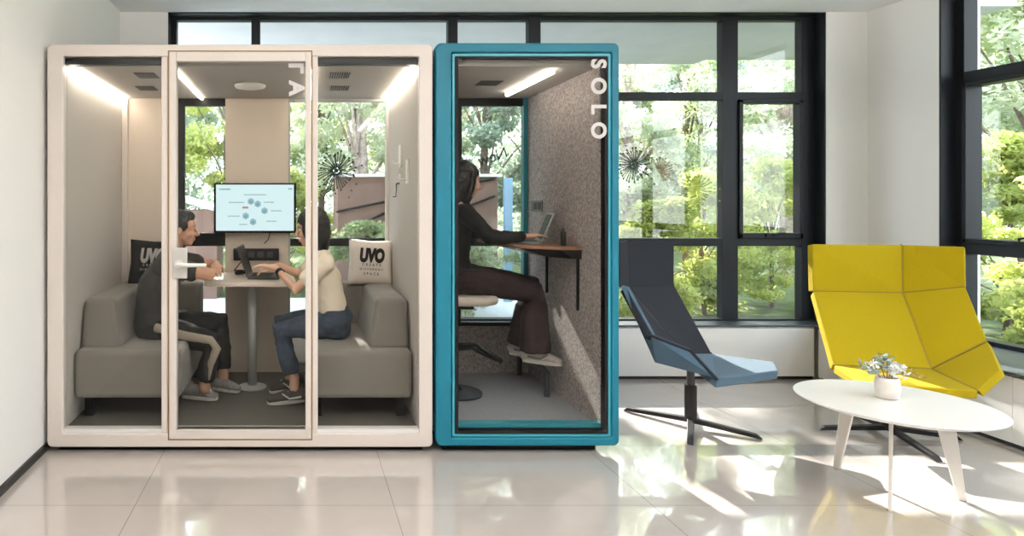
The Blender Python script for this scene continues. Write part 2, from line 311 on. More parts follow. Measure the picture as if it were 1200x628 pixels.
# right window
w2 = bpy.data.objects.new('window_2', None); C.objects.link(w2); w2['kind'] = 'structure'; w2.location = (4.8, 2.6, .42)
x0, x1 = 4.76, 4.86
fr = [(x0, x1, a, b, .42, CZ) for a, b in ((4.64, 4.71), (2.9, 3.02), (1.9, 2.0), (.6, .68))]
fr += [(x0, x1, RY0, RY1, .42, .47), (x0+.003, x1-.003, RY0, RY1, 2.28, 2.36), (x0+.003, x1-.003, RY0, RY1, 1.06, 1.14), (x0, x1, RY0, RY1, CZ-.035, CZ), (4.65, x0, RY1-.012, RY1, .42, CZ), (4.65, x0, RY0, RY0+.012, .42, CZ)]
obj('window_frame', B(*fr), M_['black'], w2, bevel=.003)
for za, zb in ((1.14, 2.28), (.47, 1.06)):
    if za > 1: obj('sash', B((x0-.02, x1, 4.61, 4.64, za, zb), (x0-.02, x1, 3.02, 3.05, za, zb), (x0-.02, x1, 3.02, 4.64, za, za+.03), (x0-.02, x1, 3.02, 4.64, zb-.03, zb)), M_['black'], w2, bevel=.003)
obj('window_glass', B((4.80, 4.808, RY0+.05, RY1-.05, .46, CZ-.03)), M_['glass'], w2)
bm = bmesh.new(); tube(bm, [(4.73, 4.25, 1.16), (4.72, 4.25, 1.19), (4.72, 4.17, 1.20)], [.008]*3, seg=8); bx(bm, 4.725, 4.745, 4.22, 4.29, 1.14, 1.17); obj('window_handle', bm, M_['black'], w2)
# low cabinets below the windows
def cabinet(x0, x1, y0, y1, front, label, joints):
    t = thing('low_cabinet', label, 'cabinet', ((x0+x1)/2, (y0+y1)/2, 0), 'white storage cabinets under the windows')
    if front == 'y':
        obj('cabinet_body', B((x0, x1, y0+.018, y1, .03, .425)), M_['cab'], t); obj('plinth', B((x0, x1, y0+.03, y1, 0, .03)), M_['skirt'], t)
        n = len(joints)-1
        for a, b in zip(joints, joints[1:]): obj('cabinet_door', B((a+.0015, b-.0015, y0, y0+.018, .03, .415)), M_['cab'], t, bevel=.002)
    else:
        obj('cabinet_body', B((x0+.018, x1, y0, y1, .03, .425)), M_['cab'], t); obj('plinth', B((x0+.03, x1, y0, y1, 0, .03)), M_['skirt'], t)
        for a, b in zip(joints, joints[1:]): obj('cabinet_door', B((x0, x0+.018, a+.0015, b-.0015, .03, .415)), M_['cab'], t, bevel=.002)
cabinet(-1.44, 4.15, 5.205, 5.295, 'y', 'long shallow white cabinet front below the back window', [-1.44, 1.1, 2.3, 4.14])
cabinet(4.15, 4.645, -2.0, 5.19, 'x', 'deep white cabinet row below the right-hand window', [-2.0, -.4, 1.0, 2.4, 3.77, 5.18])
ledge = obj('trim_1', B((-1.45, 4.64, 5.195, YW-.04, .427, .442), (4.13, 4.76, -2.0, 5.195, .427, .442)), M_['slate'], kind='structure', bevel=.003)

# ------------------------------------------------------------------ outdoors
struct('ground', B((-30, 45, YW+.15, 60, -.4, -.02), (RX+.3, 45, -10, YW+.15, -.4, -.02)), M_['soil'])
struct('pavement', B((-8, 3.2, YW+.16, 9.6, -.02, 0.0), (3.2, 6.3, YW+.16, 6.3, -.02, 0.0), (RX+.31, 6.0, -4, YW+.16, -.02, 0.0)), M_['pave'])
struct('exterior_overhang', B((-6, 4.75, YW+.15, 7.8, 3.08, 3.4), (4.75, 6.2, YW+.15, 7.75, 3.12, 3.4)), M_['conc'])

def leaf_mesh(name, centers, radii, per, size, seed, flat=.6):
    r = np.random.default_rng(seed); V = []
    for (cx, cy, cz), rr in zip(centers, radii):
        d = r.normal(size=(per, 3)); d /= np.linalg.norm(d, axis=1)[:, None]; d *= (r.random(per)**.45)[:, None]*np.array(rr)
        p = d+np.array((cx, cy, cz))
        n = r.normal(size=(per, 3)); n[:, 2] += flat; n /= np.linalg.norm(n, axis=1)[:, None]
        a = np.cross(n, r.normal(size=(per, 3))); a /= np.linalg.norm(a, axis=1)[:, None]; b = np.cross(n, a)
        s = size*(.6+.8*r.random(per))[:, None]
        V.append(np.stack([p-a*s, p-b*s*.42+n*s*.12, p+a*s, p+b*s*.42+n*s*.12], 1).reshape(-1, 3))
    V = np.concatenate(V); n = len(V)//4; me = bpy.data.meshes.new(name)
    me.vertices.add(len(V)); me.vertices.foreach_set('co', V.astype(np.float32).ravel())
    me.loops.add(4*n); me.loops.foreach_set('vertex_index', np.arange(4*n, dtype=np.int32))
    me.polygons.add(n); me.polygons.foreach_set('loop_start', np.arange(0, 4*n, 4, dtype=np.int32)); me.polygons.foreach_set('loop_total', np.full(n, 4, dtype=np.int32))
    me.update(); me.validate(); return me
def tree(x, y, h, w, label, leafm, barkm, seed, trunk=.09, clear=.25, name='tree', cat='tree', per=270, ncl=46, size=.055, group='trees beyond the windows', lean=0):
    r = random.Random(seed); t = thing(name, label, cat, (x, y, -.02), group); bm = bmesh.new()
    top = Vector((x+lean, y, h*.75)); base = Vector((x, y, -.05)); mid = (base+top)/2+Vector((r.uniform(-.15, .15), r.uniform(-.15, .15), 0))
    tube(bm, [base, mid, top], [trunk, trunk*.75, trunk*.35], seg=9)
    cs, rs = [], []
    for k in range(ncl):
        a = r.uniform(0, 6.28); q = r.random()**.6; zz = clear*h+(h*(1-clear))*r.random()
        sh = math.sin(math.pi*min(1, max(.12, (zz-clear*h)/(h*(1-clear))*.85+.12)))
        c_ = (x+lean*zz/h+w*q*sh*math.cos(a), y+w*.7*q*sh*math.sin(a), zz); cs.append(c_); rr = w*r.uniform(.16, .30); rs.append((rr, rr, rr*.6))
    for k in range(0, ncl, 3):
        c_ = Vector(cs[k]); s = base.lerp(top, min(.95, max(.3, (c_.z/h)*.8))); tube(bm, [s, (s+c_)/2+Vector((0, 0, .1)), c_], [trunk*.35, trunk*.2, trunk*.08], seg=6)
    obj('trunk', bm, barkm, t, smooth=True); f = obj('foliage', leaf_mesh('foliage', cs, rs, per, size, seed), leafm, t); return t
TR = [  # x, y, h, w, leaf, bark, label
 (-2.6, 13.0, 6.6, 1.7, 'leafC', 'bark', 'dark cool green tree farthest to the left behind the white booth'),
 (-1.2, 11.6, 6.6, 1.4, 'leafB', 'bark', 'slim forked tree with lime leaves behind the monitor end of the white booth'),
 (0.4, 13.6, 6.8, 1.8, 'leafA', 'bark', 'mid green broad tree behind the cream rear panel of the white booth'),
 (1.05, 11.8, 6.0, 1.3, 'leafP', 'bark2', 'pale trunked tree behind the dandelion decal in the white booth'),
 (2.6, 13.4, 6.2, 1.8, 'leafP', 'bark', 'pale leaved tree behind the gap between the two booths'),
 (3.6, 12.4, 5.7, 1.3, 'leafC', 'bark', 'cool green tree seen over the woman in the teal booth'),
 (5.0, 13.6, 6.2, 2.0, 'leafP', 'bark', 'pale bushy tree behind the teal booth edge'),
 (6.4, 12.6, 5.6, 1.5, 'leafP', 'bark2', 'bleached sunlit tree in the wide pane beside the teal booth'),
 (7.9, 13.2, 6.2, 1.9, 'leafA', 'bark', 'mid green tree behind the thick mullion of the back window'),
 (9.3, 12.4, 5.6, 1.6, 'leafP', 'bark2', 'pale tree with reddish trunks in the narrow end pane'),
 (9.9, 16.0, 6.0, 2.2, 'leafC', 'bark', 'tall cool green tree far behind the narrow end pane'),
 (8.6, 7.6, 5.2, 1.8, 'leafP', 'bark', 'pale green tree nearest outside the right-hand window'),
 (10.3, 8.6, 5.6, 2.1, 'leafA', 'bark', 'mid green tree further out beyond the right-hand window'),
 (8.4, 10.0, 5.0, 1.6, 'leafP', 'bark', 'pale tree at the garden corner past both windows'),
 (11.6, 11.6, 6.0, 2.2, 'leafC', 'bark', 'cool green tree deep in the garden corner'),
 (8.4, 5.0, 5.0, 1.7, 'leafA', 'bark', 'green tree beside the building off the right-hand window'),
]
for i, (x, y, h, w, lf, bk, lb) in enumerate(TR): tree(x, y, h, w, lb, M_[lf], M_[bk], 20+i, trunk=.08 if bk == 'bark' else .13, clear=.22)
# far belt of woodland
r_ = random.Random(9); cs, rs = [], []
for k in range(230):
    x = -9+34*k/230+r_.uniform(-1, 1); z = r_.uniform(.3, 5.6 if x < 14 else 7); cs.append((x, 19+r_.uniform(-1.2, 1.2), z)); rs.append((1.3, .8, .8))
tag(obj('woodland_foliage', leaf_mesh('woodland', cs, rs, 260, .11, 77), M_['leafC']), 'dense far belt of woodland foliage closing the garden', 'foliage', kind='stuff')
SH = [
 (5.2, 8.3, 1.75, .95, 'leafB', 'yellow green shrub in the wide pane beside the teal booth'),
 (6.5, 8.9, 2.0, 1.0, 'leafB', 'tall yellow green shrub behind the thick mullion'),
 (6.35, 7.2, 1.15, .7, 'leafA', 'low green shrub outside the narrow end pane'),
 (4.1, 7.6, 1.35, .75, 'leafB', 'yellow green shrub behind the blue-grey chair'),
 (8.4, 9.3, 1.7, .8, 'leafB', 'lime shrub behind the right end of the back window'),
 (2.1, 8.3, 1.2, .75, 'leafP', 'pale shrub under the brown kiosk, seen inside the teal booth'),
 (0.9, 8.3, 1.15, .75, 'leafA', 'green shrub under the brown kiosk, seen inside the white booth'),
 (-0.2, 10.6, 1.9, .8, 'leafB', 'rounded lime shrub behind the monitor'),
 (-2.9, 11.6, 1.5, .7, 'leafC', 'dark shrub beside the grey roofed shelter'),
 (6.7, 5.6, 1.9, .8, 'leafB', 'lime shrub close outside the right-hand window'),
 (7.5, 6.9, 2.1, .8, 'leafB', 'taller lime shrub just past the lime shrub at the right-hand window'),
 (6.6, 4.4, 1.6, .8, 'leafA', 'green shrub against the right-hand window near the yellow chair'),
]
for i, (x, y, h, w, lf, lb) in enumerate(SH):
    tree(x, y, h, w, lb, M_[lf], M_['bark'], 60+i, trunk=.03, clear=.05, name='garden_shrub', cat='shrub', per=220, ncl=36, size=.038, group='shrubs below the windows')
k = thing('brown_kiosk', 'low brown garden kiosk with white cap and dark slanting braces', 'kiosk', (1.7, 9.9, 0))
obj('kiosk_wall', B((.56, 2.85, 9.3, 10.5, 0, 1.78)), M_['brown'], k); obj('roof_cap', B((.5, 2.9, 9.24, 10.56, 1.78, 1.82)), M_['kcap'], k)
for a, b in (((.55, 1.28), (2.8, 1.95-.2)), ((.6, .95), (1.9, 1.6)), ((2.0, 1.2), (2.8, 1.5))):
    bm = bmesh.new(); tube(bm, [(a[0], 9.28, a[1]), (b[0], 9.28, b[1])], [.016]*2, seg=8); obj('brace', bm, M_['dark'], k)
tag(obj('garden_post', B((2.93, 3.04, 9.2, 9.3, 0, 1.76)), M_['kblue'], bevel=.01), 'pale blue post standing beside the brown kiosk', 'post')
k = thing('grey_shelter', 'low shelter with a slanting pale grey roof behind the man', 'shelter', (-1.6, 9.9, 0))
bm = bmesh.new(); prism(bm, [(-2.6, 9.3, 1.75), (-1.05, 9.3, 1.30), (-1.05, 9.3, 1.24), (-2.6, 9.3, 1.69)], (0, 1.2, 0)); obj('roof', bm, M_['conc'], k)
obj('shelter_wall', B((-2.5, -1.2, 9.5, 10.3, 0, 1.3)), M_['brown'], k)

# ------------------------------------------------------------------ white meeting booth
FY, BY = 3.70, 5.0      # booth front and back
def Xf(u, Y=FY): return (u-VX)/F*Y
def Zf(v, Y=FY): return EYE-(v-VY)/F*Y
wb = thing('meeting_booth', 'large warm white meeting booth with three glazed front bays and two seated people inside', 'booth', (-.33, 4.35, 0))
X0, X1, ZB, ZT = Xf(55), Xf(507), Zf(524), Zf(52)
def rrect(x0, x1, z0, z1, r, n=6):
    pts = []
    for cx, cz, a0 in ((x1-r, z1-r, 0), (x0+r, z1-r, 90), (x0+r, z0+r, 180), (x1-r, z0+r, 270)):
        for k in range(n+1): a = math.radians(a0+90*k/n); pts.append((cx+r*math.cos(a), cz+r*math.sin(a)))
    return pts
def ringframe(bm, outer, inner, y0, y1):
    """flat ring between an outer outline and an inner one with the same count"""
    n = len(outer); L = [[bm.verts.new((p[0], y, p[1])) for p in o] for y in (y0, y1) for o in (outer, inner)]
    for i in range(n):
        j = (i+1) % n
        bm.faces.new([L[0][i], L[0][j], L[1][j], L[1][i]]); bm.faces.new([L[2][i], L[3][i], L[3][j], L[2][j]])
        bm.faces.new([L[0][i], L[2][i], L[2][j], L[0][j]]); bm.faces.new([L[1][i], L[1][j], L[3][j], L[3][i]])
bm = bmesh.new(); ringframe(bm, rrect(X0, X1, ZB, ZT, .028), rrect(Xf(74), Xf(491), Zf(508), Zf(66), .008), FY, FY+.06)
obj('front_frame', bm, M_['wframe'], wb, bevel=.008, seg=3)
# body shell: roof, sides, floor
obj('side_panel', B((X0+.012, Xf(74), FY+.06, BY, ZB+.04, ZT-.012)), M_['felt'], wb); obj('side_panel', B((Xf(491), X1-.012, FY+.06, BY, ZB+.04, ZT-.012)), M_['felt'], wb)
obj('roof', B((Xf(74), Xf(491), FY+.06, BY, Zf(75), ZT-.012)), M_['bceil'], wb)
obj('booth_floor', B((Xf(74), Xf(491), FY+.06, BY, ZB+.015, .13)), M_['carpet'], wb)
obj('base', B((X0+.05, X1-.05, FY+.05, BY-.05, 0, ZB+.015)), M_['blackrub'], wb)
obj('threshold', B((Xf(74), Xf(491), FY+.003, FY+.06, Zf(508), Zf(503))), M_['white'], wb)
obj('lintel', B((Xf(74), Xf(189), FY+.03, FY+.06, Zf(74.5), Zf(67))), M_['dark'], wb); obj('lintel', B((Xf(372), Xf(491), FY+.03, FY+.06, Zf(74.5), Zf(67))), M_['dark'], wb)
# posts between the bays
obj('post', B((Xf(189), Xf(196.5), FY+.002, FY+.06, Zf(508), Zf(66))), M_['wframe'], wb, bevel=.004)
obj('post', B((Xf(366), Xf(372.5), FY+.002, FY+.06, Zf(508), Zf(66))), M_['wframe'], wb, bevel=.004)
obj('glass_pane', B((Xf(74), Xf(189), FY+.02, FY+.028, Zf(508), Zf(66))), M_['bglass'], wb)
obj('glass_pane', B((Xf(372.5), Xf(491), FY+.02, FY+.028, Zf(508), Zf(66))), M_['bglass'], wb)
# door
dr = obj('door', B((Xf(198.5), Xf(207), FY-.008, FY+.05, Zf(514), Zf(61)), (Xf(358), Xf(364.5), FY-.008, FY+.05, Zf(514), Zf(61)), (Xf(207), Xf(358), FY-.008, FY+.05, Zf(514), Zf(503)), (Xf(207), Xf(358), FY-.008, FY+.05, Zf(72), Zf(61))), M_['wframe'], wb, bevel=.003)
obj('door_seam', B((Xf(196.8), Xf(198.2), FY-.002, FY+.02, Zf(515.5), Zf(59.5)), (Xf(364.8), Xf(366), FY-.002, FY+.02, Zf(515.5), Zf(59.5)), (Xf(196.8), Xf(366), FY-.002, FY+.02, Zf(60.5), Zf(59.3)), (Xf(196.8), Xf(366), FY-.002, FY+.02, Zf(515.7), Zf(514.5))), M_['twig'], wb)
obj('door_glass', B((Xf(207), Xf(358), FY+.012, FY+.02, Zf(503), Zf(72))), M_['bglass'], dr)
hp = obj('handle_plate', B((Xf(203), Xf(220), FY-.022, FY-.008, Zf(326), Zf(290))), M_['gplate'], dr, bevel=.004)
bm = bmesh.new(); yy = FY-.06; tube(bm, [(Xf(210), FY-.02, Zf(309)), (Xf(210), yy, Zf(309)), (Xf(222), yy-.005, Zf(309.5)), (Xf(242), yy-.003, Zf(309.5))], [.013, .013, .012, .010], seg=12)
bmesh.ops.create_cone(bm, cap_ends=True, radius1=.024, radius2=.022, depth=.012, segments=24, matrix=Matrix.Translation((Xf(210), FY-.028, Zf(309))) @ Matrix.Rotation(math.pi/2, 4, 'X'))
obj('handle', bm, M_['white'], dr, smooth=False)
def vertical_text(chars, u, vs, size, parent, y=FY-.001, off=.006, m='letter'):
    for ch, v in zip(chars, vs):
        obj('letter', text_mesh(ch, size, Matrix.Translation((Xf(u), y, Zf(v))) @ Matrix.Rotation(math.radians(90), 4, 'Y') @ Matrix.Rotation(math.pi/2, 4, 'X'), extrude=.001, offset=off), M_[m], parent)
vertical_text('A', 347, [103], .115, dr, y=FY+.008)
bm = bmesh.new(); prism(bm, [(Xf(u_), FY+.0065, Zf(v_)) for u_, v_ in ((338, 74), (356, 74), (356, 86), (352, 86), (352, 79), (338, 79))], (0, .002, 0)); obj('lettering', bm, M_['letter'], dr)
# rear wall of the booth
ry = BY-.05
def Xr(u): return Xf(u, ry)
def Zr(v): return Zf(v, ry)
zt, zb = Zf(75), .13
obj('rear_panel', B((Xf(74), Xr(206), ry, BY, zb, zt)), M_['feltw'], wb); 
obj('rear_panel', B((Xr(264), Xr(338), ry, BY, zb, zt)), M_['feltw'], wb, bevel=.003)
obj('rear_frame', B((Xr(206), Xr(216), ry, BY, zb, zt), (Xr(216), Xr(264), ry, BY, Zr(124), zt), (Xr(216), Xr(264), ry, BY, zb, Zr(425))), M_['dark'], wb)
obj('rear_frame', B((Xr(338), Xr(456), ry+.01, BY, Zr(119), zt), (Xr(338), Xr(456), ry+.01, BY, zb, Zr(425)), (Xr(338), Xr(340), ry, BY, zb, zt)), M_['gmetal'], wb)
obj('corner_trim', B((Xr(452), Xr(460), ry-.02, BY, zb, zt)), M_['wframe'], wb, bevel=.006)
obj('corner_trim', B((Xf(74), Xf(74)+.045, ry-.03, ry, zb, zt)), M_['wframe'], wb, bevel=.006)
obj('rear_glass', B((Xr(216), Xr(264), ry+.02, ry+.028, Zr(425), Zr(124))), M_['bglass'], wb); obj('rear_glass', B((Xr(340), Xr(452), ry+.02, ry+.028, Zr(425), Zr(119))), M_['bglass'], wb)
# ceiling lights and fittings
for xa, xb in ((Xf(76), Xf(76)+.035), (Xf(490)-.035, Xf(490)), ): obj('light_strip', B((xa, xb, FY+.08, ry-.02, zt-.022, zt-.002)), M_['led'], wb)
for xc in (-.735, .085): obj('light_strip', B((xc-.011, xc+.011, FY+.08, ry-.02, zt-.012, zt-.002)), M_['led'], wb)
bm = bmesh.new(); lathe(bm, [(.06, -.03), (.098, -.022), (.105, -.012), (.105, -.002)], (-.325, 4.35, zt)); obj('air_vent', bm, M_['white'], wb, smooth=True)
def grill(xc, yc, w, d, n=9, parent=wb):
    bm = bmesh.new()
    for k in range(n): x = xc-w/2+w*(k+.5)/n; bx(bm, x-w/n*.2, x+w/n*.2, yc-d/2, yc+d/2, zt-.006, zt-.0005)
    obj('ceiling_grille', bm, M_['dark'], parent)
for u in (398, 172):
    for v in (88, 103):
        Yc = (zt-EYE)*F/(VY-v); grill((u-VX)/F*Yc + (0 if v == 88 else 0), Yc, .13, .17)
# small hooks on the right-hand inner wall
def hook(u, v, kind, label):
    X = Xf(491); Y = F*X/(u-VX); z = EYE-(v-VY)/F*Y
    bm = bmesh.new()
    if kind == 0: bx(bm, X-.012, X-.001, Y-.03, Y+.03, z-.075, z+.075); tube(bm, [(X-.01, Y, z-.05), (X-.05, Y, z-.05), (X-.055, Y, z-.02)], [.006]*3, seg=8)
    else: tube(bm, [(X-.002, Y, z+.04), (X-.02, Y, z+.04), (X-.02, Y, z), (X-.03, Y-.03, z-.05), (X-.05, Y-.06, z-.05)], [.008, .006, .004, .004, .004], seg=8)
    tag(obj('coat_hook', bm, M_['white' if kind == 0 else 'dgrey'], bevel=.003), label, 'hook', 'hooks on the white booth inner wall')
hook(470, 183, 0, 'tall white plate hook, topmost on the white booth wall'); hook(478.5, 201, 0, 'white plate hook nearer the glass on the booth wall'); hook(468, 222, 1, 'thin dark wire hook below the two white plate hooks')

# monitor on the cream panel
MY = ry-.06
mn = thing('wall_monitor', 'wide black framed monitor showing a pale blue slide above the booth table', 'monitor', (Xf(298.5, MY), MY, Zf(243, MY)))
mx0, mx1, mz0, mz1 = Xf(250.5, MY), Xf(347, MY), Zf(273, MY), Zf(214.5, MY)
obj('monitor_frame', B((mx0, mx1, MY, MY+.035, mz0, mz1)), M_['dark'], mn, bevel=.003)
sc_ = obj('screen', B((mx0+.017, mx1-.017, MY-.001, MY+.002, mz0+.017, mz1-.012)), M_['screen'], mn)
def SP(u, v): return Vector((Xf(u, MY), MY-.0015, Zf(v, MY)))
for (u, v) in ((294, 236), (302, 239), (310, 247), (288, 253), (296.5, 260)):
    bm = bmesh.new(); bmesh.ops.create_circle(bm, cap_ends=True, radius=.027, segments=6, matrix=Matrix.Translation(SP(u, v)) @ Matrix.Rotation(math.pi/2, 4, 'X')); obj('slide_picture', bm, M_['ink2'], sc_)
    bm = bmesh.new(); q = SP(u, v); bx(bm, q.x-.012, q.x+.010, q.y-.0006, q.y-.0003, q.z-.012, q.z+.006); obj('slide_picture', bm, M_['ink'], sc_)
for u0_, u1_, v in ((257, 270, 221.7), (338, 342.5, 221.3), (286, 312, 228.2), (268.5, 286, 237.2), (309, 321, 237), (317.5, 330, 247), (267, 281, 253.2), (280.5, 290, 263), (312.5, 324, 259.2)):
    bm = bmesh.new(); u = u0_; big = .9 if v < 223 else .55
    rr_ = random.Random(int(u0_))
    while u < u1_:
        w_ = rr_.uniform(.9, 1.9); a, b = SP(u, v-big), SP(min(u+w_, u1_), v+big); bm.faces.new([bm.verts.new(p) for p in ((a.x, a.y, a.z), (b.x, a.y, a.z), (b.x, a.y, b.z), (a.x, a.y, b.z))]); u += w_+.45
    obj('slide_text', bm, M_['ink'], sc_)
bm = bmesh.new(); a, b = SP(284, 242), SP(291, 244.4); bx(bm, a.x, b.x, a.y-.0002, a.y, b.z, a.z); obj('slide_mark', bm, M_['inkr'], sc_)
obj('mount', B((Xf(290, MY), Xf(308, MY), MY+.035, ry, Zf(255, MY), Zf(232, MY))), M_['dark'], mn)
# media box under the monitor
pp = thing('media_panel', 'black connection panel on the cream booth wall under the monitor', 'panel', (Xf(300, ry), ry, Zf(298, ry)))
obj('panel_body', B((Xf(274, ry), Xf(327, ry), ry-.03, ry-.001, Zf(305, ry), Zf(291, ry))), M_['dark'], pp, bevel=.003)
for k in range(4): obj('socket', B((Xf(280+k*11, ry), Xf(287+k*11, ry), ry-.033, ry-.029, Zf(301.5, ry), Zf(294.5, ry))), M_['dgrey'], pp)

# table
TH = .895
tb = thing('booth_table', 'cream topped table on one grey column between the booth sofas', 'table', (-.325, 4.45, .13))
bm = bmesh.new(); pts = [(x, y, TH-.028) for x, y in [(-.60, ry-.03)]+[(-.635+.06-.06*math.cos(a), 4.36-.06*math.sin(a), ) for a in (0, .5, 1.0, 1.57)]+[(-.015-.06+.06*math.sin(a), 4.36-.06*math.cos(a)) for a in (0, .5, 1.0, 1.57)]+[(-.05, ry-.03)]]
prism(bm, pts, (0, 0, .028)); obj('tabletop', bm, M_['tablew'], tb, bevel=.005)
bm = bmesh.new(); tube(bm, [(-.325, 4.55, .14), (-.325, 4.55, TH-.03)], [.032, .032], seg=20, caps=False); obj('leg', bm, M_['gmetal'], tb, smooth=True)
bm = bmesh.new(); lathe(bm, [(.10, 0), (.10, .008), (.05, .016), (.04, .02)], (-.325, 4.55, .131)); obj('foot_plate', bm, M_['gmetal'], tb)
# laptop on the booth table
def laptop(name, label, c, face, m_lid, w=.31, d=.21, ang=110, ztop=TH, screen=None):
    """face: direction from keyboard to screen hinge"""
    t = thing(name, label, 'laptop', (c[0], c[1], ztop)); f = Vector((face[0], face[1], 0)).normalized(); s = Vector((-f.y, f.x, 0)); c = Vector((c[0], c[1], ztop+.002))
    bm = bmesh.new(); q = [c-f*d/2-s*w/2, c-f*d/2+s*w/2, c+f*d/2+s*w/2, c+f*d/2-s*w/2]; prism(bm, q, (0, 0, .014)); obj('keyboard_base', bm, m_lid, t, bevel=.003)
    a = math.radians(ang-90); up = Vector((0, 0, 1))*math.cos(a)+f*math.sin(a); n = up.cross(s).normalized()
    if n.dot(f) < 0: n = -n
    h = c+f*d/2+Vector((0, 0, .014)); q = [h-s*w/2, h+s*w/2, h+s*w/2+up*d, h-s*w/2+up*d]; bm = bmesh.new(); prism(bm, q, n*.008); l = obj('lid', bm, m_lid, t, bevel=.002)
    q = [h-s*(w/2-.01)-n*.001+up*.015, h+s*(w/2-.01)-n*.001+up*.015, h+s*(w/2-.01)+up*(d-.01)-n*.001, h-s*(w/2-.01)+up*(d-.01)-n*.001]; bm = bmesh.new(); bm.faces.new([bm.verts.new(p) for p in q]); obj('display', bm, screen or M_['dark'], l)
    k = [c-f*(d/2-.06)-s*(w/2-.02), c-f*(d/2-.06)+s*(w/2-.02), c+f*(d/2-.02)+s*(w/2-.02), c+f*(d/2-.02)-s*(w/2-.02)]; bm = bmesh.new(); prism(bm, [p+Vector((0, 0, .0145)) for p in k], (0, 0, .001)); obj('keys', bm, M_['dark'], l.parent)
laptop('laptop', 'dark grey laptop open on the cream booth table', (-.235, 4.62), (-1, .05), M_['dgrey'], ang=108, d=.22)
bm = bmesh.new(); rr_ = random.Random(3); pts = []
for k in range(26): a = k*.9; pts.append((-.42+.045*math.cos(a)+rr_.uniform(-.01, .01), 4.72+.05*math.sin(a), TH+.008+k*.0011))
tube(bm, pts+[(-.40, 4.80, 1.02), (-.38, ry-.04, 1.06)], [.004]*28, seg=6); tag(obj('cable', bm, M_['dark'], smooth=True), 'tangled black cable beside the laptop on the booth table', 'cable')
bm = bmesh.new(); tube(bm, [(-.22, MY+.03, mz0-.003), (-.23, MY+.01, mz0-.05), (-.26, MY+.02, mz0-.08), (-.25, MY+.03, 1.125)], [.004]*4, seg=6); tag(obj('cable', bm, M_['dark'], smooth=True), 'thin black cable hanging from the monitor to the black panel', 'cable')

# sofas
def sofa(x0, x1, sgn, label):
    """x0 the wall side, x1 the open side"""
    y0, y1, zs, zt_ = FY+.15, ry-.02, .545, .835; lo, hi = min(x0, x1), max(x0, x1)
    t = thing('booth_sofa', label, 'sofa', ((x0+x1)/2, (y0+y1)/2, .13), 'sofas in the white booth')
    obj('seat', B((lo, hi, y0, y1, .262, zs)), M_['sofa'], t, bevel=.03, seg=4)
    # backrest along the side wall: a leaning block
    bm = bmesh.new(); w0, w1 = .20, .13; z0 = zs-.02
    prism(bm, [(x0+sgn*.005, y0+.10, z0), (x0+sgn*(w0+.05), y0+.10, z0), (x0+sgn*w0, y0+.16, zt_), (x0+sgn*.005, y0+.16, zt_)], (0, y1-y0-.17, 0)); obj('backrest', bm, M_['sofa'], t, bevel=.035, seg=4)
    bm = bmesh.new(); a = x0+sgn*(w0-.02); b = x1-sgn*.02
    prism(bm, [(a, y1-.20, z0), (b, y1-.20, z0), (b, y1-.16, zt_-.01), (a, y1-.16, zt_-.01)], (0, 0, 0.0001)) if False else None
    vs = [(a, y1-.20, z0), (b, y1-.20, z0), (b, y1-.005, z0), (a, y1-.005, z0)]; vt = [(a, y1-.17, zt_), (b, y1-.17, zt_), (b, y1-.005, zt_), (a, y1-.005, zt_)]
    A = [bm.verts.new(p) for p in vs]; T = [bm.verts.new(p) for p in vt]; bm.faces.new(A[::-1]); bm.faces.new(T)
    for i in range(4): bm.faces.new([A[i], A[(i+1) % 4], T[(i+1) % 4], T[i]])
    obj('side_cushion', bm, M_['sofa'], t, bevel=.03, seg=4)
    for xx in (lo+.06, hi-.06):
        for yy in (y0+.12, y1-.1): obj('leg', B((xx-.025, xx+.025, yy-.025, yy+.025, .131, .262)), M_['dark'], t)
sofa(Xf(74)+.008, -.70, 1, 'grey fabric booth sofa on the left under the black cushion'); sofa(Xf(491)-.008, .055, -1, 'grey fabric booth sofa on the right under the white cushion')
# cushions
def cushion(c, w, h, th, rot, m, mp, label, lines):
    t = thing('throw_cushion', label, 'cushion', c, 'printed booth cushions'); n = 18; bm = bmesh.new()
    L = Matrix.Translation(c) @ Matrix.Rotation(rot[2], 4, 'Z') @ Matrix.Rotation(rot[0], 4, 'X') @ Matrix.Rotation(rot[1], 4, 'Y')
    def pt(i, j, s):
        a, b = 2*i/n-1, 2*j/n-1; k = ((1-a**4)*(1-b**4))**.5; pin = 1-.07*(1-abs(b))*abs(a)**3; pin2 = 1-.07*(1-abs(a))*abs(b)**3
        wr_ = .006*math.sin(9*b+3*a*a)*abs(a)**2*k
        return L @ Vector((a*w/2*pin, s*(th/2*k+wr_), b*h/2*pin2))
    g = [[[bm.verts.new(pt(i, j, s)) for j in range(n+1)] for i in range(n+1)] for s in (-1, 1)]
    for s in (0, 1):
        for i in range(n):
            for j in range(n): bm.faces.new([g[s][i][j], g[s][i+1][j], g[s][i+1][j+1], g[s][i][j+1]])
    bmesh.ops.remove_doubles(bm, verts=bm.verts, dist=.0005); obj('cover', bm, m, t, smooth=True)
    mes = []
    for s, size, zz, off, sh in lines:
        mes.append(text_mesh(s, size, Matrix.Translation((0, 0, zz)) @ Matrix.Rotation(math.pi/2, 4, 'X'), extrude=.0002, offset=off, shear=sh, width=.64 if size > .05 else 1.0, spacing=1.0 if size > .05 else 1.7))
    b2 = join_meshes(mes); bmesh.ops.subdivide_edges(b2, edges=[e for e in b2.edges if e.calc_length() > .02], cuts=3)
    for v in b2.verts:
        a, b = v.co.x/(w/2), v.co.z/(h/2); k = (max(0, 1-a**4)*max(0, 1-b**4))**.5; v.co = L @ Vector((v.co.x, -(th/2*k+abs(.006*math.sin(9*b+3*a*a)*a*a*k))-.0015, v.co.z))
    obj('print', b2, mp, t)
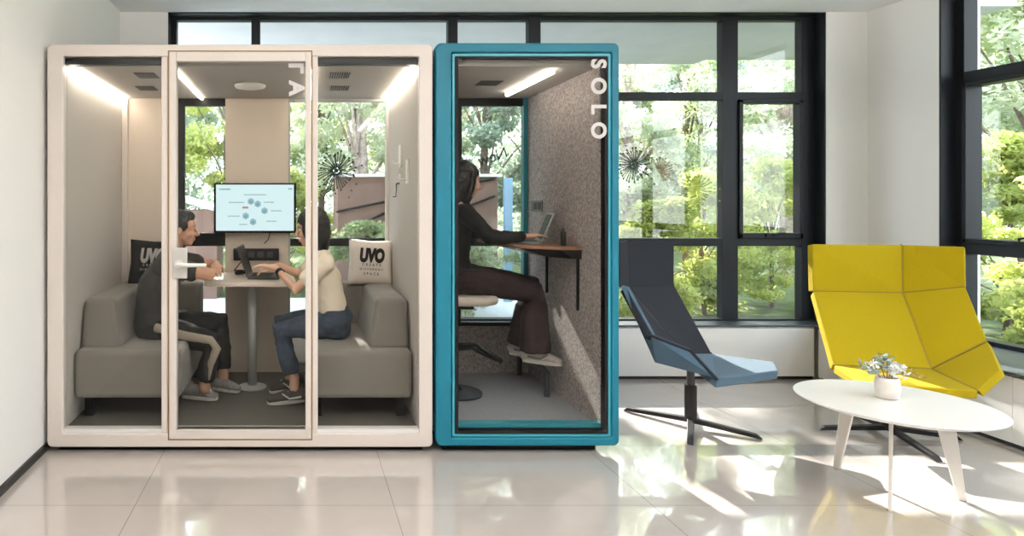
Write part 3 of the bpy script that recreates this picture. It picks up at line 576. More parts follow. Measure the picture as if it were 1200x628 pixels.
LN = [('UVO', .130, .045, .0095, .12), ('CREATE', .026, -.02, .0004, 0), ('DIFFERENT', .022, -.052, .0004, 0), ('SPACE', .026, -.085, .0004, 0)]
cushion(P(434.5, 308, 4.78), .335, .345, .11, (math.radians(-10), math.radians(3), 0), M_['paper'], M_['print_b'], 'white cushion printed with black letters on the booth sofa', LN)
cushion(P(180, 308, 4.76), .36, .335, .10, (math.radians(-8), math.radians(2), 0), M_['bcush'], M_['print_w'], 'black cushion printed with white letters behind the man', LN)

# ------------------------------------------------------------------ teal solo booth
sb = thing('phone_booth', 'narrow teal one-person booth with a black edged glass door', 'booth', (1.3, 4.35, 0))
X0, X1, ZB, ZT = Xf(510.5), Xf(725), Zf(522), Zf(50.5); IN = (Xf(537), Xf(709)); SBY = 5.0
bm = bmesh.new(); ringframe(bm, rrect(X0, X1, ZB, ZT, .032), rrect(Xf(529), Xf(716), Zf(512), Zf(62), .01), FY-.01, FY+.06); obj('front_frame', bm, M_['teal'], sb, bevel=.012, seg=3)
obj('side_panel', B((X0+.012, IN[0], FY+.06, SBY, ZB+.04, ZT-.012)), M_['feltg'], sb); obj('side_panel', B((IN[1], X1-.012, FY+.06, SBY, ZB+.04, ZT-.012)), M_['feltg'], sb)
obj('roof', B((IN[0], IN[1], FY+.06, SBY, 2.22, ZT-.012)), M_['bceil'], sb); obj('booth_floor', B((IN[0], IN[1], FY+.06, SBY, ZB+.015, .13)), M_['carpet2'], sb)
obj('base', B((X0+.05, X1-.11, FY+.05, SBY-.05, 0, ZB+.015)), M_['blackrub'], sb)
bm = bmesh.new(); ringframe(bm, rrect(Xf(529.8), Xf(715), Zf(511), Zf(63), .008), rrect(Xf(532.5), Xf(712.3), Zf(508.4), Zf(66), .008), FY-.006, FY+.05); d2 = obj('door', bm, M_['tealtrim'], sb)
bm = bmesh.new(); ringframe(bm, rrect(Xf(532.5), Xf(712.3), Zf(508.4), Zf(66), .004), rrect(Xf(537), Xf(708.5), Zf(504.5), Zf(68.5), .004), FY-.004, FY+.045); obj('door_gasket', bm, M_['blackrub'], d2)
obj('door_glass', B((Xf(533), Xf(712), FY+.0, FY+.008, Zf(507), Zf(67))), M_['bglass'], d2)
obj('threshold', B((IN[0], IN[1], FY+.045, FY+.10, Zf(504), Zf(499))), M_['tealtrim'], sb)
vertical_text('SOLO', 700, [75, 101, 128, 153], .115, d2, y=FY-.008, off=.0045)
zt = 2.22; ry2 = SBY-.05
def X2(u): return Xf(u, ry2)
obj('rear_frame', B((IN[0], X2(540), ry2, SBY, .13, zt), (X2(540), IN[1], ry2, SBY, Zf(124, ry2), zt), (IN[0], IN[1], ry2, SBY, .13, Zf(378, ry2))), M_['dark'], sb)
obj('rear_panel', B((IN[0], IN[1], ry2-.012, ry2, .13, Zf(382, ry2))), M_['feltg'], sb)
obj('rear_post', B((X2(613), IN[1], ry2-.01, SBY, .13, zt)), M_['tealtrim'], sb, bevel=.003)
obj('rear_glass', B((X2(540), X2(613), ry2+.02, ry2+.028, Zf(378, ry2), Zf(124, ry2))), M_['bglass'], sb)
a, b = P(594, 108, 760*.78/127), P(648, 80, 760*.78/155)
bm = bmesh.new(); dd = (b-a).normalized(); s_v = Vector((-dd.y, dd.x, 0))*.011; a.z = b.z = zt-.03; prism(bm, [a-s_v, b-s_v, b+s_v, a+s_v], (0, 0, .026)); obj('light_strip', bm, M_['led2'], sb)
grill(1.26, 4.30, .15, .17, 8, sb)
zt = 2.22
# socket plate on the side wall
X = IN[1]; Y = F*X/(636-VX)*1.0
tg = thing('power_socket', 'small dark socket plate on the teal booth inner wall', 'socket', (X, 4.75, 1.38)); 
obj('plate', B((X-.008, X-.001, 4.64, 4.86, 1.36, 1.44)), M_['metalplate'], tg, bevel=.002); obj('outlets', B((X-.010, X-.007, 4.66, 4.72, 1.375, 1.425), (X-.010, X-.007, 4.74, 4.80, 1.375, 1.425)), M_['dark'], tg)
# desk
DH = 1.155
ds = thing('booth_desk', 'small walnut edged desk on two black brackets in the teal booth', 'desk', (1.6, 4.35, DH))
bm = bmesh.new(); prism(bm, [(IN[1]-.001, 3.98, DH-.02), (IN[1]-.14, 3.98, DH-.02), (IN[1]-.36, 4.14, DH-.02), (IN[1]-.42, 4.32, DH-.02), (IN[1]-.42, 4.84, DH-.02), (IN[1]-.001, 4.84, DH-.02)], (0, 0, .02)); obj('desktop', bm, M_['walnut'], ds, bevel=.004)
bm = bmesh.new(); q = [(IN[1]-.002, 4.0), (IN[1]-.13, 4.0), (IN[1]-.34, 4.16), (IN[1]-.39, 4.33), (IN[1]-.39, 4.82), (IN[1]-.002, 4.82)]; T = [bm.verts.new((x, y, DH-.021)) for x, y in q]; L_ = [bm.verts.new((IN[1]-.002+(x-IN[1])*.45, y, DH-.075)) for x, y in q]
bm.faces.new(T); bm.faces.new(L_[::-1])
for i in range(6): bm.faces.new([T[i], L_[i], L_[(i+1) % 6], T[(i+1) % 6]])
obj('underside', bm, M_['dark'], ds)
for u in (637, 673):
    Y = F*(IN[1]-.03)/(u-VX); obj('bracket', B((IN[1]-.016, IN[1]-.001, Y-.007, Y+.007, DH-(.36 if u < 650 else .40), DH-.03)), M_['dark'], ds)
laptop('laptop', 'thin laptop open on the walnut desk in front of the solo woman', (1.52, 4.40), (1, -.25), M_['gmetal'], w=.30, d=.2, ang=112, ztop=DH)
bm = bmesh.new(); lathe(bm, [(.016, 0), (.017, .01), (.017, .085), (.010, .095), (.010, .11)], (1.665, 4.08, DH+.001), 18); tag(obj('pen_flask', bm, M_['dark'], smooth=True), 'slim dark flask standing at the desk end', 'flask')
# foot rail
bm = bmesh.new(); tube(bm, [(1.66, 4.34, .131), (1.66, 4.34, .29), (1.63, 4.36, .325), (1.60, 4.42, .33), (1.60, 4.80, .33), (1.63, 4.86, .32), (1.66, 4.88, .29), (1.66, 4.88, .131)], [.02]*8, seg=12)
tag(obj('foot_rail', bm, M_['dgrey'], smooth=True), 'grey tubular foot rail on the teal booth floor', 'footrest')
# bar stool
st = thing('bar_stool', 'tall stool with pale cushioned seat and black loop footrest', 'stool', (1.06, 4.42, .13))
bm = bmesh.new(); prism(bm, [(.92, 4.22, .745), (1.24, 4.22, .745), (1.33, 4.30, .745), (1.33, 4.56, .745), (1.24, 4.64, .745), (.92, 4.64, .745)], (0, 0, .065)); obj('seat', bm, M_['feltw'], st, bevel=.03, seg=4)
obj('seat_pan', B((.95, 1.16, 4.28, 4.58, .72, .745)), M_['dark'], st, bevel=.008)
bm = bmesh.new(); tube(bm, [(1.055, 4.42, .15), (1.055, 4.42, .72)], [.032, .026], seg=18, caps=False); obj('column', bm, M_['base'], st, smooth=True)
bm = bmesh.new(); lathe(bm, [(.19, 0), (.19, .01), (.06, .03), (.035, .06)], (1.055, 4.42, .131)); obj('base', bm, M_['base'], st)
bm = bmesh.new(); tube(bm, [(1.06, 4.42, .455), (1.19, 4.34, .475), (1.33, 4.25, .385), (1.33, 4.34, .375), (1.2, 4.48, .42), (1.06, 4.44, .43)], [.016]*6, seg=10); obj('footrest', bm, M_['base'], st, smooth=True)
bm = bmesh.new(); prism(bm, [(.925, 4.24, .80), (.96, 4.24, .80), (.94, 4.24, 1.0), (.915, 4.24, 1.0)], (0, .36, 0)); obj('backrest', bm, M_['charcoal'], st, bevel=.01)
bm = bmesh.new(); tube(bm, [(.93, 4.20, .80), (.93, 4.20, .985), (1.17, 4.20, .985)], [.011]*3, seg=10); obj('armrest', bm, M_['dark'], st, smooth=True)

# ------------------------------------------------------------------ lounge chairs
def panel(pts, th, m, name, parent, flip=1, puff=.010):
    """upholstered panel: pts on the visible face, thickened away from the viewer-side normal"""
    pts = [Vector(p) for p in pts]; n = Vector((0, 0, 0)); c = sum(pts, Vector())/len(pts)
    for i in range(len(pts)): n += (pts[i]-c).cross(pts[(i+1) % len(pts)]-c)
    n.normalize(); n *= flip; bm = bmesh.new(); prism(bm, pts, -n*th)
    bmesh.ops.subdivide_edges(bm, edges=bm.edges, cuts=0) if False else None
    return obj(name, bm, m, parent, bevel=.007, seg=3)
def star_base(c, dirs, zc, parent):
    bm = bmesh.new()
    for d in dirs:
        d = Vector((d[0], d[1], 0)); L = d.length; d.normalize(); s = Vector((-d.y, d.x, 0))
        A = [c+s*.02+Vector((0, 0, .035)), c-s*.02+Vector((0, 0, .035)), c+d*L-s*.016+Vector((0, 0, .004)), c+d*L+s*.016+Vector((0, 0, .004))]
        T = [c+s*.02+Vector((0, 0, .065)), c-s*.02+Vector((0, 0, .065)), c+d*(L-.03)-s*.016+Vector((0, 0, .030)), c+d*(L-.03)+s*.016+Vector((0, 0, .030))]
        A = [bm.verts.new(p) for p in A]; T = [bm.verts.new(p) for p in T]; bm.faces.new(A[::-1]); bm.faces.new(T)
        for i in range(4): bm.faces.new([A[i], A[(i+1) % 4], T[(i+1) % 4], T[i]])
    obj('star_base', bm, M_['base'], parent, bevel=.003)
    bm = bmesh.new(); tube(bm, [c+Vector((0, 0, .04)), c+Vector((0, 0, .27))], [.035, .035], seg=22, caps=False); obj('column', bm, M_['base'], parent, smooth=False)
    bm = bmesh.new(); tube(bm, [c+Vector((0, 0, .26)), c+Vector((0, 0, zc))], [.022, .022], seg=18, caps=False); obj('gas_lift', bm, M_['dgrey'], parent)
    bm = bmesh.new(); bx(bm, c.x-.05, c.x+.05, c.y-.05, c.y+.05, zc-.02, zc); obj('seat_mount', bm, M_['base'], parent, bevel=.01)
def on_plane(u, v, a, b, c):
    n = (b-a).cross(c-a); o = Vector((0, 0, EYE)); d = P(u, v, 1.0)-o; return o+d*((a-o).dot(n)/d.dot(n))
# blue-grey chair
gc = thing('lounge_chair', 'blue-grey faceted swivel lounge chair beside the teal booth', 'chair', (2.49, 4.12, 0), 'faceted lounge chairs')
ctr = Vector((2.49, 4.12, 0)); star_base(ctr, [(-.26, .33), (.30, -.22), (-.19, -.31), (.22, .36)], .40, gc)
n0, c0, f0 = P(727, 284, 4.02), P(736, 281, 4.26), P(790, 282, 4.62); n1, c1, f1 = P(727, 335, 3.97), P(738, 336, 4.18), P(790, 334, 4.55)
n2, c2, f2 = P(763, 393, 3.86), P(802, 414, 4.02), P(834, 414, 4.27)
TK = .042
def seats(*a, **k): return panel(*a, **k)
panel([c0, f0, f1, c1], TK, M_['charcoal'], 'headrest', gc, -1); panel([n0, c0, c1, n1], TK, M_['charcoal'], 'headrest', gc, -1)
panel([c1, f1, f2, c2], TK, M_['charcoal'], 'backrest', gc, -1); panel([P(734, 337, 3.99), c1, c2, P(764, 393, 3.87)], TK, M_['charcoal'], 'backrest', gc, -1)
panel([n1, P(735, 337, 3.985), P(765, 393, 3.865), P(767, 425, 3.93)], .03, M_['bluegrey'], 'back_shell', gc, -1)
g1, g2, g3 = c1, c2, f2
w2_ = P(809, 411, 3.80); w3 = P(840, 444, 3.72); s_f = P(907, 424, 4.02); s_n = P(912, 434, 3.86)
panel([n2, w2_, w3, P(767, 425, 3.93)], .03, M_['bluegrey'], 'armrest', gc, -1)
for a, b in ((n2, w2_), (w2_, w3)):
    bm = bmesh.new(); tube(bm, [a, b], [.009, .009], seg=8); obj('armrest_edge', bm, M_['charcoal'], gc, smooth=True)
panel([c2, f2, s_f, s_n, w3], .055, M_['bluegrey'], 'seat', gc, -1)
# yellow chair
yc = thing('lounge_chair', 'wide mustard yellow faceted swivel lounge chair behind the round table', 'chair', (3.62, 3.98, 0), 'faceted lounge chairs')
ctr = Vector((3.62, 3.98, 0)); star_base(ctr, [(-.36, .09), (.36, -.09), (-.10, -.42), (.10, .40)], .365, yc)
l0, c0, r0 = P(952, 286, 4.50), P(1057, 287, 4.42), P(1130, 289, 4.18); l1, c1, r1 = P(953, 341, 4.46), P(1058, 343, 4.35), P(1131, 336, 4.13)
l2, c2, r2 = P(977, 428, 4.05), P(1092, 432, 3.96), P(1157, 400, 3.88)
w2_ = P(1146, 457, 3.58); l2 = on_plane(977, 428, l1, c1, c2); r1 = on_plane(1131, 336, c1, c2, r2)
panel([l0, c0, c1, l1], .06, M_['yellow'], 'headrest', yc, -1); panel([c0, r0, r1, c1], .06, M_['yellow'], 'headrest', yc, -1)
panel([l1, c1, c2, l2], .055, M_['yellow'], 'backrest', yc, -1); panel([c1, r1, r2, c2], .055, M_['yellow'], 'backrest', yc, -1)
w1_ = on_plane(1172, 433, c2, r2, w2_)
print('yellow arm', [tuple(round(q, 3) for q in p) for p in (l2, c2, r2, w1_, w2_)])
panel([c2, r2, w1_, w2_], .045, M_['yellow'], 'armrest', yc, -1)
panel([l2, c2, w2_, on_plane(1110, 456, l2, c2, w2_), on_plane(1003, 446, l2, c2, w2_)], .05, M_['yellow'], 'seat', yc, -1)

def seam(a, b, m, parent, r=.006):
    bm = bmesh.new(); n = Vector((0, .006, 0)); tube(bm, [a+n, b+n], [r, r], seg=8); obj('seam', bm, m, parent, smooth=True)
for a, b in ((l1, c1), (c1, r1), (c0, c1), (c1, c2), (c2, r2), (l2, c2), (c2, w2_)): seam(a, b, M_['yseam'], yc)
for a, b in ((n1, g1), (g1, f1), (g1, g2), (g2, g3)): seam(a, b, M_['charcoal'], gc)

# ------------------------------------------------------------------ round table and vase
TC, TR_, TZ = (2.937, 3.2), .397, .45
rt = thing('round_table', 'low white round table on three tapered blade legs', 'table', (*TC, 0))
bm = bmesh.new(); lathe(bm, [(TR_-.03, -.018), (TR_-.004, -.006), (TR_, 0), (TR_-.003, .003)], (*TC, TZ-.003), 72); obj('tabletop', bm, M_['ttop'], rt)
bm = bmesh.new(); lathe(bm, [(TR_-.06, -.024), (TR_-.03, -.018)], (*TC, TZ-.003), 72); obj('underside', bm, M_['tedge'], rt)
for a_u, a_v in ((978, 548), (1043, 600), (1131, 587)):
    g = G(a_u, a_v); d = Vector((g.x-TC[0], g.y-TC[1], 0)); L = d.length; d.normalize(); s = Vector((-d.y, d.x, 0))*.006; c_ = Vector((*TC, 0)); zt_ = TZ-.025
    pts = [c_+d*(L-.125)+Vector((0, 0, zt_)), c_+d*(L-.045)+Vector((0, 0, zt_)), c_+d*(L+.005)+Vector((0, 0, .001)), c_+d*(L-.028)+Vector((0, 0, .001))]
    bm = bmesh.new(); prism(bm, [p-s for p in pts], s*2); obj('leg', bm, M_['tleg'], rt, bevel=.002)
vs = thing('flower_vase', 'small white ribbed vase with sage sprigs on the round table', 'vase', (2.95, 3.25, TZ))
bm = bmesh.new(); lathe(bm, [(.036, 0), (.046, .006), (.051, .05), (.050, .085), (.046, .105), (.041, .105), (.040, .03)], (2.95, 3.25, TZ+.001), 40); obj('vase_body', bm, M_['ceram'], vs, smooth=True)
vz = TZ+.09; rr_ = random.Random(5)
bm = bmesh.new(); tips = [((-.13, -.02, .05), 'l'), ((-.06, .0, .10), 's'), ((-.03, -.03, .12), 's'), ((.02, -.01, .06), 'f'), ((.07, .0, .055), 'f'), ((.18, -.03, .02), 't'), ((-.10, .03, .07), 's')]
for tp, kk in tips:
    e = Vector((2.95+tp[0], 3.25+tp[1], vz+tp[2])); b_ = Vector((2.95, 3.25, vz-.03)); tube(bm, [b_, (b_+e)/2+Vector((0, 0, .03)), e], [.0022, .002, .0015], seg=6)
obj('stems', bm, M_['twig'], vs)
def leaves(bm, c, n, sp, L, W):
    for k in range(n):
        p = c+Vector((rr_.gauss(0, sp), rr_.gauss(0, sp), rr_.gauss(0, sp))); d = Vector((rr_.gauss(0, 1), rr_.gauss(0, 1), rr_.gauss(.4, .7))).normalized(); s = d.cross(Vector((rr_.gauss(0, 1), rr_.gauss(0, 1), rr_.gauss(0, 1)))).normalized()
        bm.faces.new([bm.verts.new(q) for q in (p-d*L, p-s*W, p+d*L, p+s*W)])
bm = bmesh.new()
for tp, kk in tips:
    if kk in 'sl':
        e = Vector((2.95+tp[0], 3.25+tp[1], vz+tp[2])); b_ = Vector((2.95, 3.25, vz+.01))
        for q in (.5, .7, .85, 1): leaves(bm, b_.lerp(e, q)+Vector((0, 0, .01)), 6, .010, .017, .007)
obj('leaves', bm, M_['sage'], vs)
bm = bmesh.new()
for tp, kk in tips:
    if kk == 'f': leaves(bm, Vector((2.95+tp[0], 3.25+tp[1], vz+tp[2])), 46, .016, .014, .009)
leaves(bm, Vector((2.87, 3.24, vz+.07)), 26, .013, .013, .009); obj('blossoms', bm, M_['petal'], vs)
bm = bmesh.new()
for k in range(9): leaves(bm, Vector((2.98+.017*k, 3.24, vz+.045-.003*k)), 2, .005, .010, .004)
obj('dried_sprig', bm, M_['twig'], vs)

# ------------------------------------------------------------------ people
def fingers(bm, w, d, n, side, curl=.5, r=.0078, scale=1.0):
    """hand with palm, four fingers and thumb. w wrist, d forward, n palm normal (palm side), side = thumb direction"""
    d = Vector(d).normalized(); n = Vector(n); n = (n-d*n.dot(d)).normalized(); s = d.cross(n); s = s if s.dot(Vector(side)) > 0 else -s; w = Vector(w); k = scale
    tube(bm, [w, w+d*.045*k, w+d*.085*k], [(.026*k, .017*k), (.038*k, .016*k), (.038*k, .012*k)], ref=tuple(s), seg=12)
    for i, L in enumerate((.070, .078, .073, .058)):
        b = w+d*.085*k+s*(.029-.0195*i)*k; a1, a2 = curl*.6, curl*1.5; p = [b-d*.015]
        cur, ang = b, 0
        for seg_l, aa in ((L*.45, curl*.5), (L*.32, curl*1.1), (L*.26, curl*1.5)):
            cur = cur+(d*math.cos(aa)+n*math.sin(aa))*seg_l*k; p.append(cur)
        tube(bm, p, [r*1.1*k, r*k, r*.9*k, r*.78*k], ref=tuple(s), seg=8)
    t0 = w+d*.022*k+s*.022*k; t1 = t0+(d*.6+s*.7+n*.35).normalized()*.034*k; t2 = t1+(d*.9+s*.2+n*.3).normalized()*.028*k; t3 = t2+(d+n*.35).normalized()*.022*k
    tube(bm, [t0, t1, t2, t3], [.013*k, .0105*k, .009*k, .007*k], seg=8)
def head(bm, c, sgn, pitch=0.0, yaw=0.0):
    """head looking along +-X. c = centre of the skull"""
    R = Matrix.Rotation(yaw, 3, 'Z') @ Matrix.Rotation(pitch*sgn, 3, 'Y'); c = Vector(c)
    L = lambda x, y, z: c + R @ Vector((x*sgn, y, z))
    ell(bm, L(-.008, 0, .02), (.095, .075, .098), R, 24); ell(bm, L(.038, 0, -.035), (.052, .055, .075), R, 20); ell(bm, L(.058, 0, -.088), (.026, .030, .024), R)
    ell(bm, L(.045, 0, .025), (.052, .062, .06), R)
    tube(bm, [L(.092, 0, .012), L(.106, 0, -.018), L(.115, 0, -.032)], [.008, .011, .012], seg=8); ell(bm, L(.103, 0, -.038), (.013, .017, .009), R)
    ell(bm, L(.088, 0, -.060), (.012, .022, .0065), R); ell(bm, L(.086, 0, -.071), (.012, .019, .0065), R)
    for s in (-1, 1):
        ell(bm, L(-.005, s*.074, -.012), (.017, .008, .030), R); ell(bm, L(.082, s*.028, .022), (.012, .018, .006), R); ell(bm, L(.055, s*.042, -.03), (.03, .022, .026), R)
    return L, R
def face_bits(L, R, sgn, parent, hairm, brow=True):
    for s in (-1, 1):
        bm = bmesh.new(); ell(bm, L(.083, s*.030, .004), (.0085, .013, .0075), R); obj('eye', bm, M_['white'], parent, smooth=True)
        bm = bmesh.new(); ell(bm, L(.0895, s*.031, .004), (.0035, .0055, .0055), R); obj('iris', bm, M_['hair'], parent, smooth=True)
        bm = bmesh.new(); tube(bm, [L(.092, s*.014, .023), L(.093, s*.03, .028), L(.083, s*.047, .024)], [.003, .0036, .0025], seg=6); obj('eyebrow', bm, hairm, parent)
    bm = bmesh.new(); ell(bm, L(.094, 0, -.0605), (.006, .020, .0045), R); ell(bm, L(.0925, 0, -.0705), (.006, .017, .0045), R); obj('lips', bm, M_['lip'], parent, smooth=True)
def shoe(toe, heel, z, mu, ms, parent, stripe=None, pitch=0):
    toe, heel = Vector(toe), Vector(heel); d = (toe-heel); L = d.length; d.normalize(); up = Vector((0, 0, 1)) if abs(d.z) < .9 else Vector((1, 0, 0)); s = d.cross(up).normalized(); up = s.cross(d).normalized()
    bm = bmesh.new(); q = lambda a, h: heel+d*(a*L)+up*h
    tube(bm, [q(.08, .05), q(.3, .052), q(.55, .045), q(.8, .035), q(.93, .028)], [(.036, .040), (.038, .046), (.043, .036), (.044, .026), (.034, .018)], ref=tuple(s), seg=16)
    tube(bm, [q(.16, .05), q(.15, .10)], [(.036, .042), (.033, .040)], ref=tuple(s), seg=16)
    u = obj('shoe', remeshed(bm, .006, 2), mu, parent)
    bm = bmesh.new(); N = 22; lo, hi = [], []
    for k in range(N):
        a = 2*math.pi*k/N; x = .5+.5*math.cos(a); wdt = .043*(.82+.25*x) if x < .8 else .045; y_ = math.sin(a)
        y_ = math.copysign(abs(y_)**.7, y_); p = heel+d*(x*L)+s*(wdt*y_); lo.append(p+up*.001); hi.append(p+up*(.024+.008*abs(x-.4)))
    A = [bm.verts.new(p) for p in lo]; T = [bm.verts.new(p) for p in hi]; bm.faces.new(A[::-1]); bm.faces.new(T)
    for i in range(N): bm.faces.new([A[i], A[(i+1) % N], T[(i+1) % N], T[i]])
    obj('sole', bm, ms, u, bevel=.004)
    bm = bmesh.new()
    for a in (.38, .46, .54, .62): tube(bm, [q(a, .092-(a-.3)*.09)-s*.022, q(a, .099-(a-.3)*.09), q(a, .092-(a-.3)*.09)+s*.022], [.0035]*3, seg=6)
    obj('laces', bm, ms, u)
    if stripe:
        bm = bmesh.new()
        for sd in (-1, 1): tube(bm, [q(.15, .045)+s*sd*.040, q(.45, .04)+s*sd*.044, q(.62, .07)+s*sd*.036], [.007, .006, .004], ref=tuple(up), seg=6)
        obj('shoe_stripe', bm, stripe, u)

# ---- woman in the cream tee, facing left
pw = thing('person', 'person with black bob hair in a cream tee and dark jeans in the white booth', 'person', (.22, 4.30, .545))
hc = P(366, 268, 4.30)
bm = bmesh.new(); L, R = head(bm, hc, -1, pitch=.12)
neck = hc+Vector((.025, 0, -.10)); nb = P(378, 300, 4.30); pel = P(392, 375, 4.30)
tube(bm, [neck+Vector((0, 0, .03)), nb], [.048, .055], seg=14)
chest = P(379, 322, 4.30); waist = P(386, 350, 4.30)
tube(bm, [nb, chest, waist, pel], [(.11, .055), (.155, .09), (.13, .085), (.165, .10)], seg=20)
LS, RS_ = nb+Vector((.005, -.165, -.035)), nb+Vector((.005, .165, -.035))
e1, h1 = P(346, 339, 4.12), P(324, 315, 4.30)
e2, h2 = P(352, 334, 4.52), P(328, 312, 4.50)
e2 = Vector((.0, 4.50, .93)); h2 = P(326, 311, 4.47)
tube(bm, [LS, e1, h1], [.042, .036, .024], seg=12); tube(bm, [RS_, e2, h2], [.042, .036, .024], seg=12)
fingers(bm, h1, (-.9, .1, .25), (-.3, 0, -1), (0, 1, 0), curl=.55); fingers(bm, h2, (-1, -.1, -.15), (0, 0, -1), (0, -1, 0), curl=.6)
kn1, kn2 = P(328, 388, 4.22), Vector((-.12, 4.46, .60)); an1, an2 = P(345, 447, 4.19), Vector((-.06, 4.45, .235))
tube(bm, [pel+Vector((0, -.085, -.01)), kn1, an1+Vector((0, 0, .02)), an1+Vector((0.0, 0, -.035))], [.08, .05, .032, .035], seg=14); tube(bm, [pel+Vector((0, .085, -.01)), kn2, an2, an2+Vector((0, 0, -.03))], [.08, .05, .032, .035], seg=14)
body = obj('body', remeshed(bm, .005, 3), M_['skin2'], pw)
face_bits(L, R, -1, pw, M_['hair'])
bm = bmesh.new(); tube(bm, [nb+Vector((.0, 0, -.0)), chest, waist, waist.lerp(pel, .45)], [(.13, .062), (.175, .108), (.155, .108), (.158, .108)], seg=22)
for S, E in ((LS, e1), (RS_, e2)): tube(bm, [S+Vector((.01, 0, .0)), S.lerp(E, .55)], [.062, .060], seg=14)
obj('t_shirt', remeshed(bm, .008, 4, .022, .09), M_['tee'], pw)
bm = bmesh.new(); tube(bm, [waist.lerp(pel, .35), pel, pel+Vector((.01, 0, -.045))], [(.155, .105), (.185, .125), (.175, .10)], seg=20)
for sd, K, A_ in ((-1, kn1, an1), (1, kn2, an2)): tube(bm, [pel+Vector((0, sd*.085, -.005)), pel.lerp(K, .5)+Vector((0, sd*.03, 0)), K, K.lerp(A_, .45), K.lerp(A_, .84)], [.098, .084, .066, .060, .055], seg=16, caps=False)
obj('jeans', remeshed(bm, .007, 4, .016, .06), M_['jeans'], pw)
bm = bmesh.new(); L2 = L
tube(bm, [L2(-.02, 0, .075), L2(-.03, 0, .02), L2(-.045, 0, -.05), L2(-.04, 0, -.13), L2(-.055, 0, -.20)], [(.078, .085), (.092, .098), (.092, .075), (.088, .055), (.08, .03)], seg=20)
ell(bm, L2(.0, 0, .055), (.095, .085, .075), R)
for s in (-1, 1): tube(bm, [L2(.035, s*.062, .06), L2(.045, s*.078, -.01), L2(.02, s*.078, -.10), L2(.035, s*.072, -.19)], [.028, .024, .026, .012], seg=10)
obj('hair', remeshed(bm, .007, 2, .012, .03), M_['hair'], pw)
shoe((Xf(313, 4.17), 4.15, .135), (Xf(357, 4.17), 4.21, .135), .135, M_['shoeb'], M_['sole'], pw, M_['print_w']); shoe((-.20, 4.40, .135), (.03, 4.46, .135), .135, M_['shoeb'], M_['sole'], pw, M_['print_w'])
bm = bmesh.new(); wq = h1.lerp(e1, .18); dd = (h1-e1).normalized(); tube(bm, [wq-dd*.012, wq+dd*.012], [.031, .030], seg=16, caps=False); obj('wristwatch', bm, M_['dark'], pw)

# ---- man in the grey tee, facing right
pm = thing('person', 'person with short black hair in a dark grey tee leaning on the booth table', 'person', (-.98, 4.32, .545))
hc = P(212, 268, 4.30); bm = bmesh.new(); L, R = head(bm, hc, 1, pitch=.06, yaw=.15)
nb = P(199, 302, 4.32); chest = P(188, 330, 4.34); waist = P(181, 360, 4.35); pel = P(181, 381, 4.35)
tube(bm, [hc+Vector((-.03, 0, -.07)), nb], [.055, .062], seg=14); tube(bm, [nb, chest, waist, pel], [(.13, .065), (.18, .11), (.155, .105), (.165, .11)], seg=20)
LS, RS_ = nb+Vector((0, -.19, -.04)), nb+Vector((0, .19, -.04))
e1, h1 = Vector((-.575, 4.10, .965)), Vector((-.60, 4.36, .95)); e2, h2 = Vector((-.60, 4.58, .985)), Vector((-.555, 4.33, 1.015))
e1 = P(248, 322, 4.10)
tube(bm, [LS, e1, h1], [.052, .042, .030], seg=12); tube(bm, [RS_, e2, h2], [.052, .042, .030], seg=12)
fingers(bm, h1, (-.2, 1, .05), (0, 0, -1), (1, 0, 0), curl=.3); fingers(bm, h2, (.15, -1, -.2), (0, 0, -1), (1, 0, 0), curl=.5)
kn1, kn2 = P(249, 402, 4.18), P(258, 378, 4.52); an1, an2 = P(240, 449, 4.22), P(262, 437, 4.47)
for sd, K, A_ in ((-1, kn1, an1), (1, kn2, an2)): tube(bm, [pel+Vector((0, sd*.09, 0)), K, A_+Vector((0, 0, .02)), A_+Vector((0, 0, -.03))], [.085, .055, .036, .038], seg=14)
obj('body', remeshed(bm, .005, 3), M_['skin'], pm); face_bits(L, R, 1, pm, M_['hair'])
bm = bmesh.new(); tube(bm, [nb, chest, waist, pel+Vector((0, 0, .0))], [(.15, .072), (.20, .13), (.18, .128), (.185, .13)], seg=22)
for S, E in ((LS, e1), (RS_, e2)): tube(bm, [S+Vector((-.01, 0, .0)), S.lerp(E, .55)], [.068, .066], seg=14)
obj('t_shirt', remeshed(bm, .008, 4, .024, .1), M_['gtee'], pm)
bm = bmesh.new(); tube(bm, [waist.lerp(pel, .6), pel, pel+Vector((.0, 0, -.04))], [(.17, .115), (.185, .125), (.17, .09)], seg=20)
for sd, K, A_ in ((-1, kn1, an1), (1, kn2, an2)): tube(bm, [pel+Vector((0, sd*.09, -.005)), pel.lerp(K, .5)+Vector((0, sd*.03, 0)), K, K.lerp(A_, .5), K.lerp(A_, .92)], [.10, .09, .076, .064, .056], seg=16, caps=False)
obj('trousers', remeshed(bm, .007, 4, .016, .06), M_['pants'], pm)
bm = bmesh.new(); yv = Vector((0, -.072, 0))
tube(bm, [pel+Vector((.05, -.185, .02)), pel.lerp(kn1, .55)+Vector((0, -.112, .02)), kn1+Vector((.0, -.067, .03)), kn1+Vector((.035, -.064, -.02)), kn1.lerp(an1, .5)+Vector((.015, -.055, 0)), kn1.lerp(an1, .88)+Vector((.01, -.044, 0))], [(.014, .03)]*3+[(.014, .03)]+[(.012, .026), (.010, .022)], ref=(0, 1, 0), seg=10); obj('trouser_stripe', bm, M_['stripe'], pm, smooth=True)
bm = bmesh.new(); ell(bm, L(-.018, 0, .045), (.099, .081, .085), R); ell(bm, L(.030, 0, .082), (.060, .062, .040), R); ell(bm, L(-.05, 0, -.005), (.062, .070, .07), R)
for s in (-1, 1): ell(bm, L(.004, s*.056, .022), (.045, .026, .042), R)
obj('hair', remeshed(bm, .006, 2, .010, .02), M_['hair'], pm)
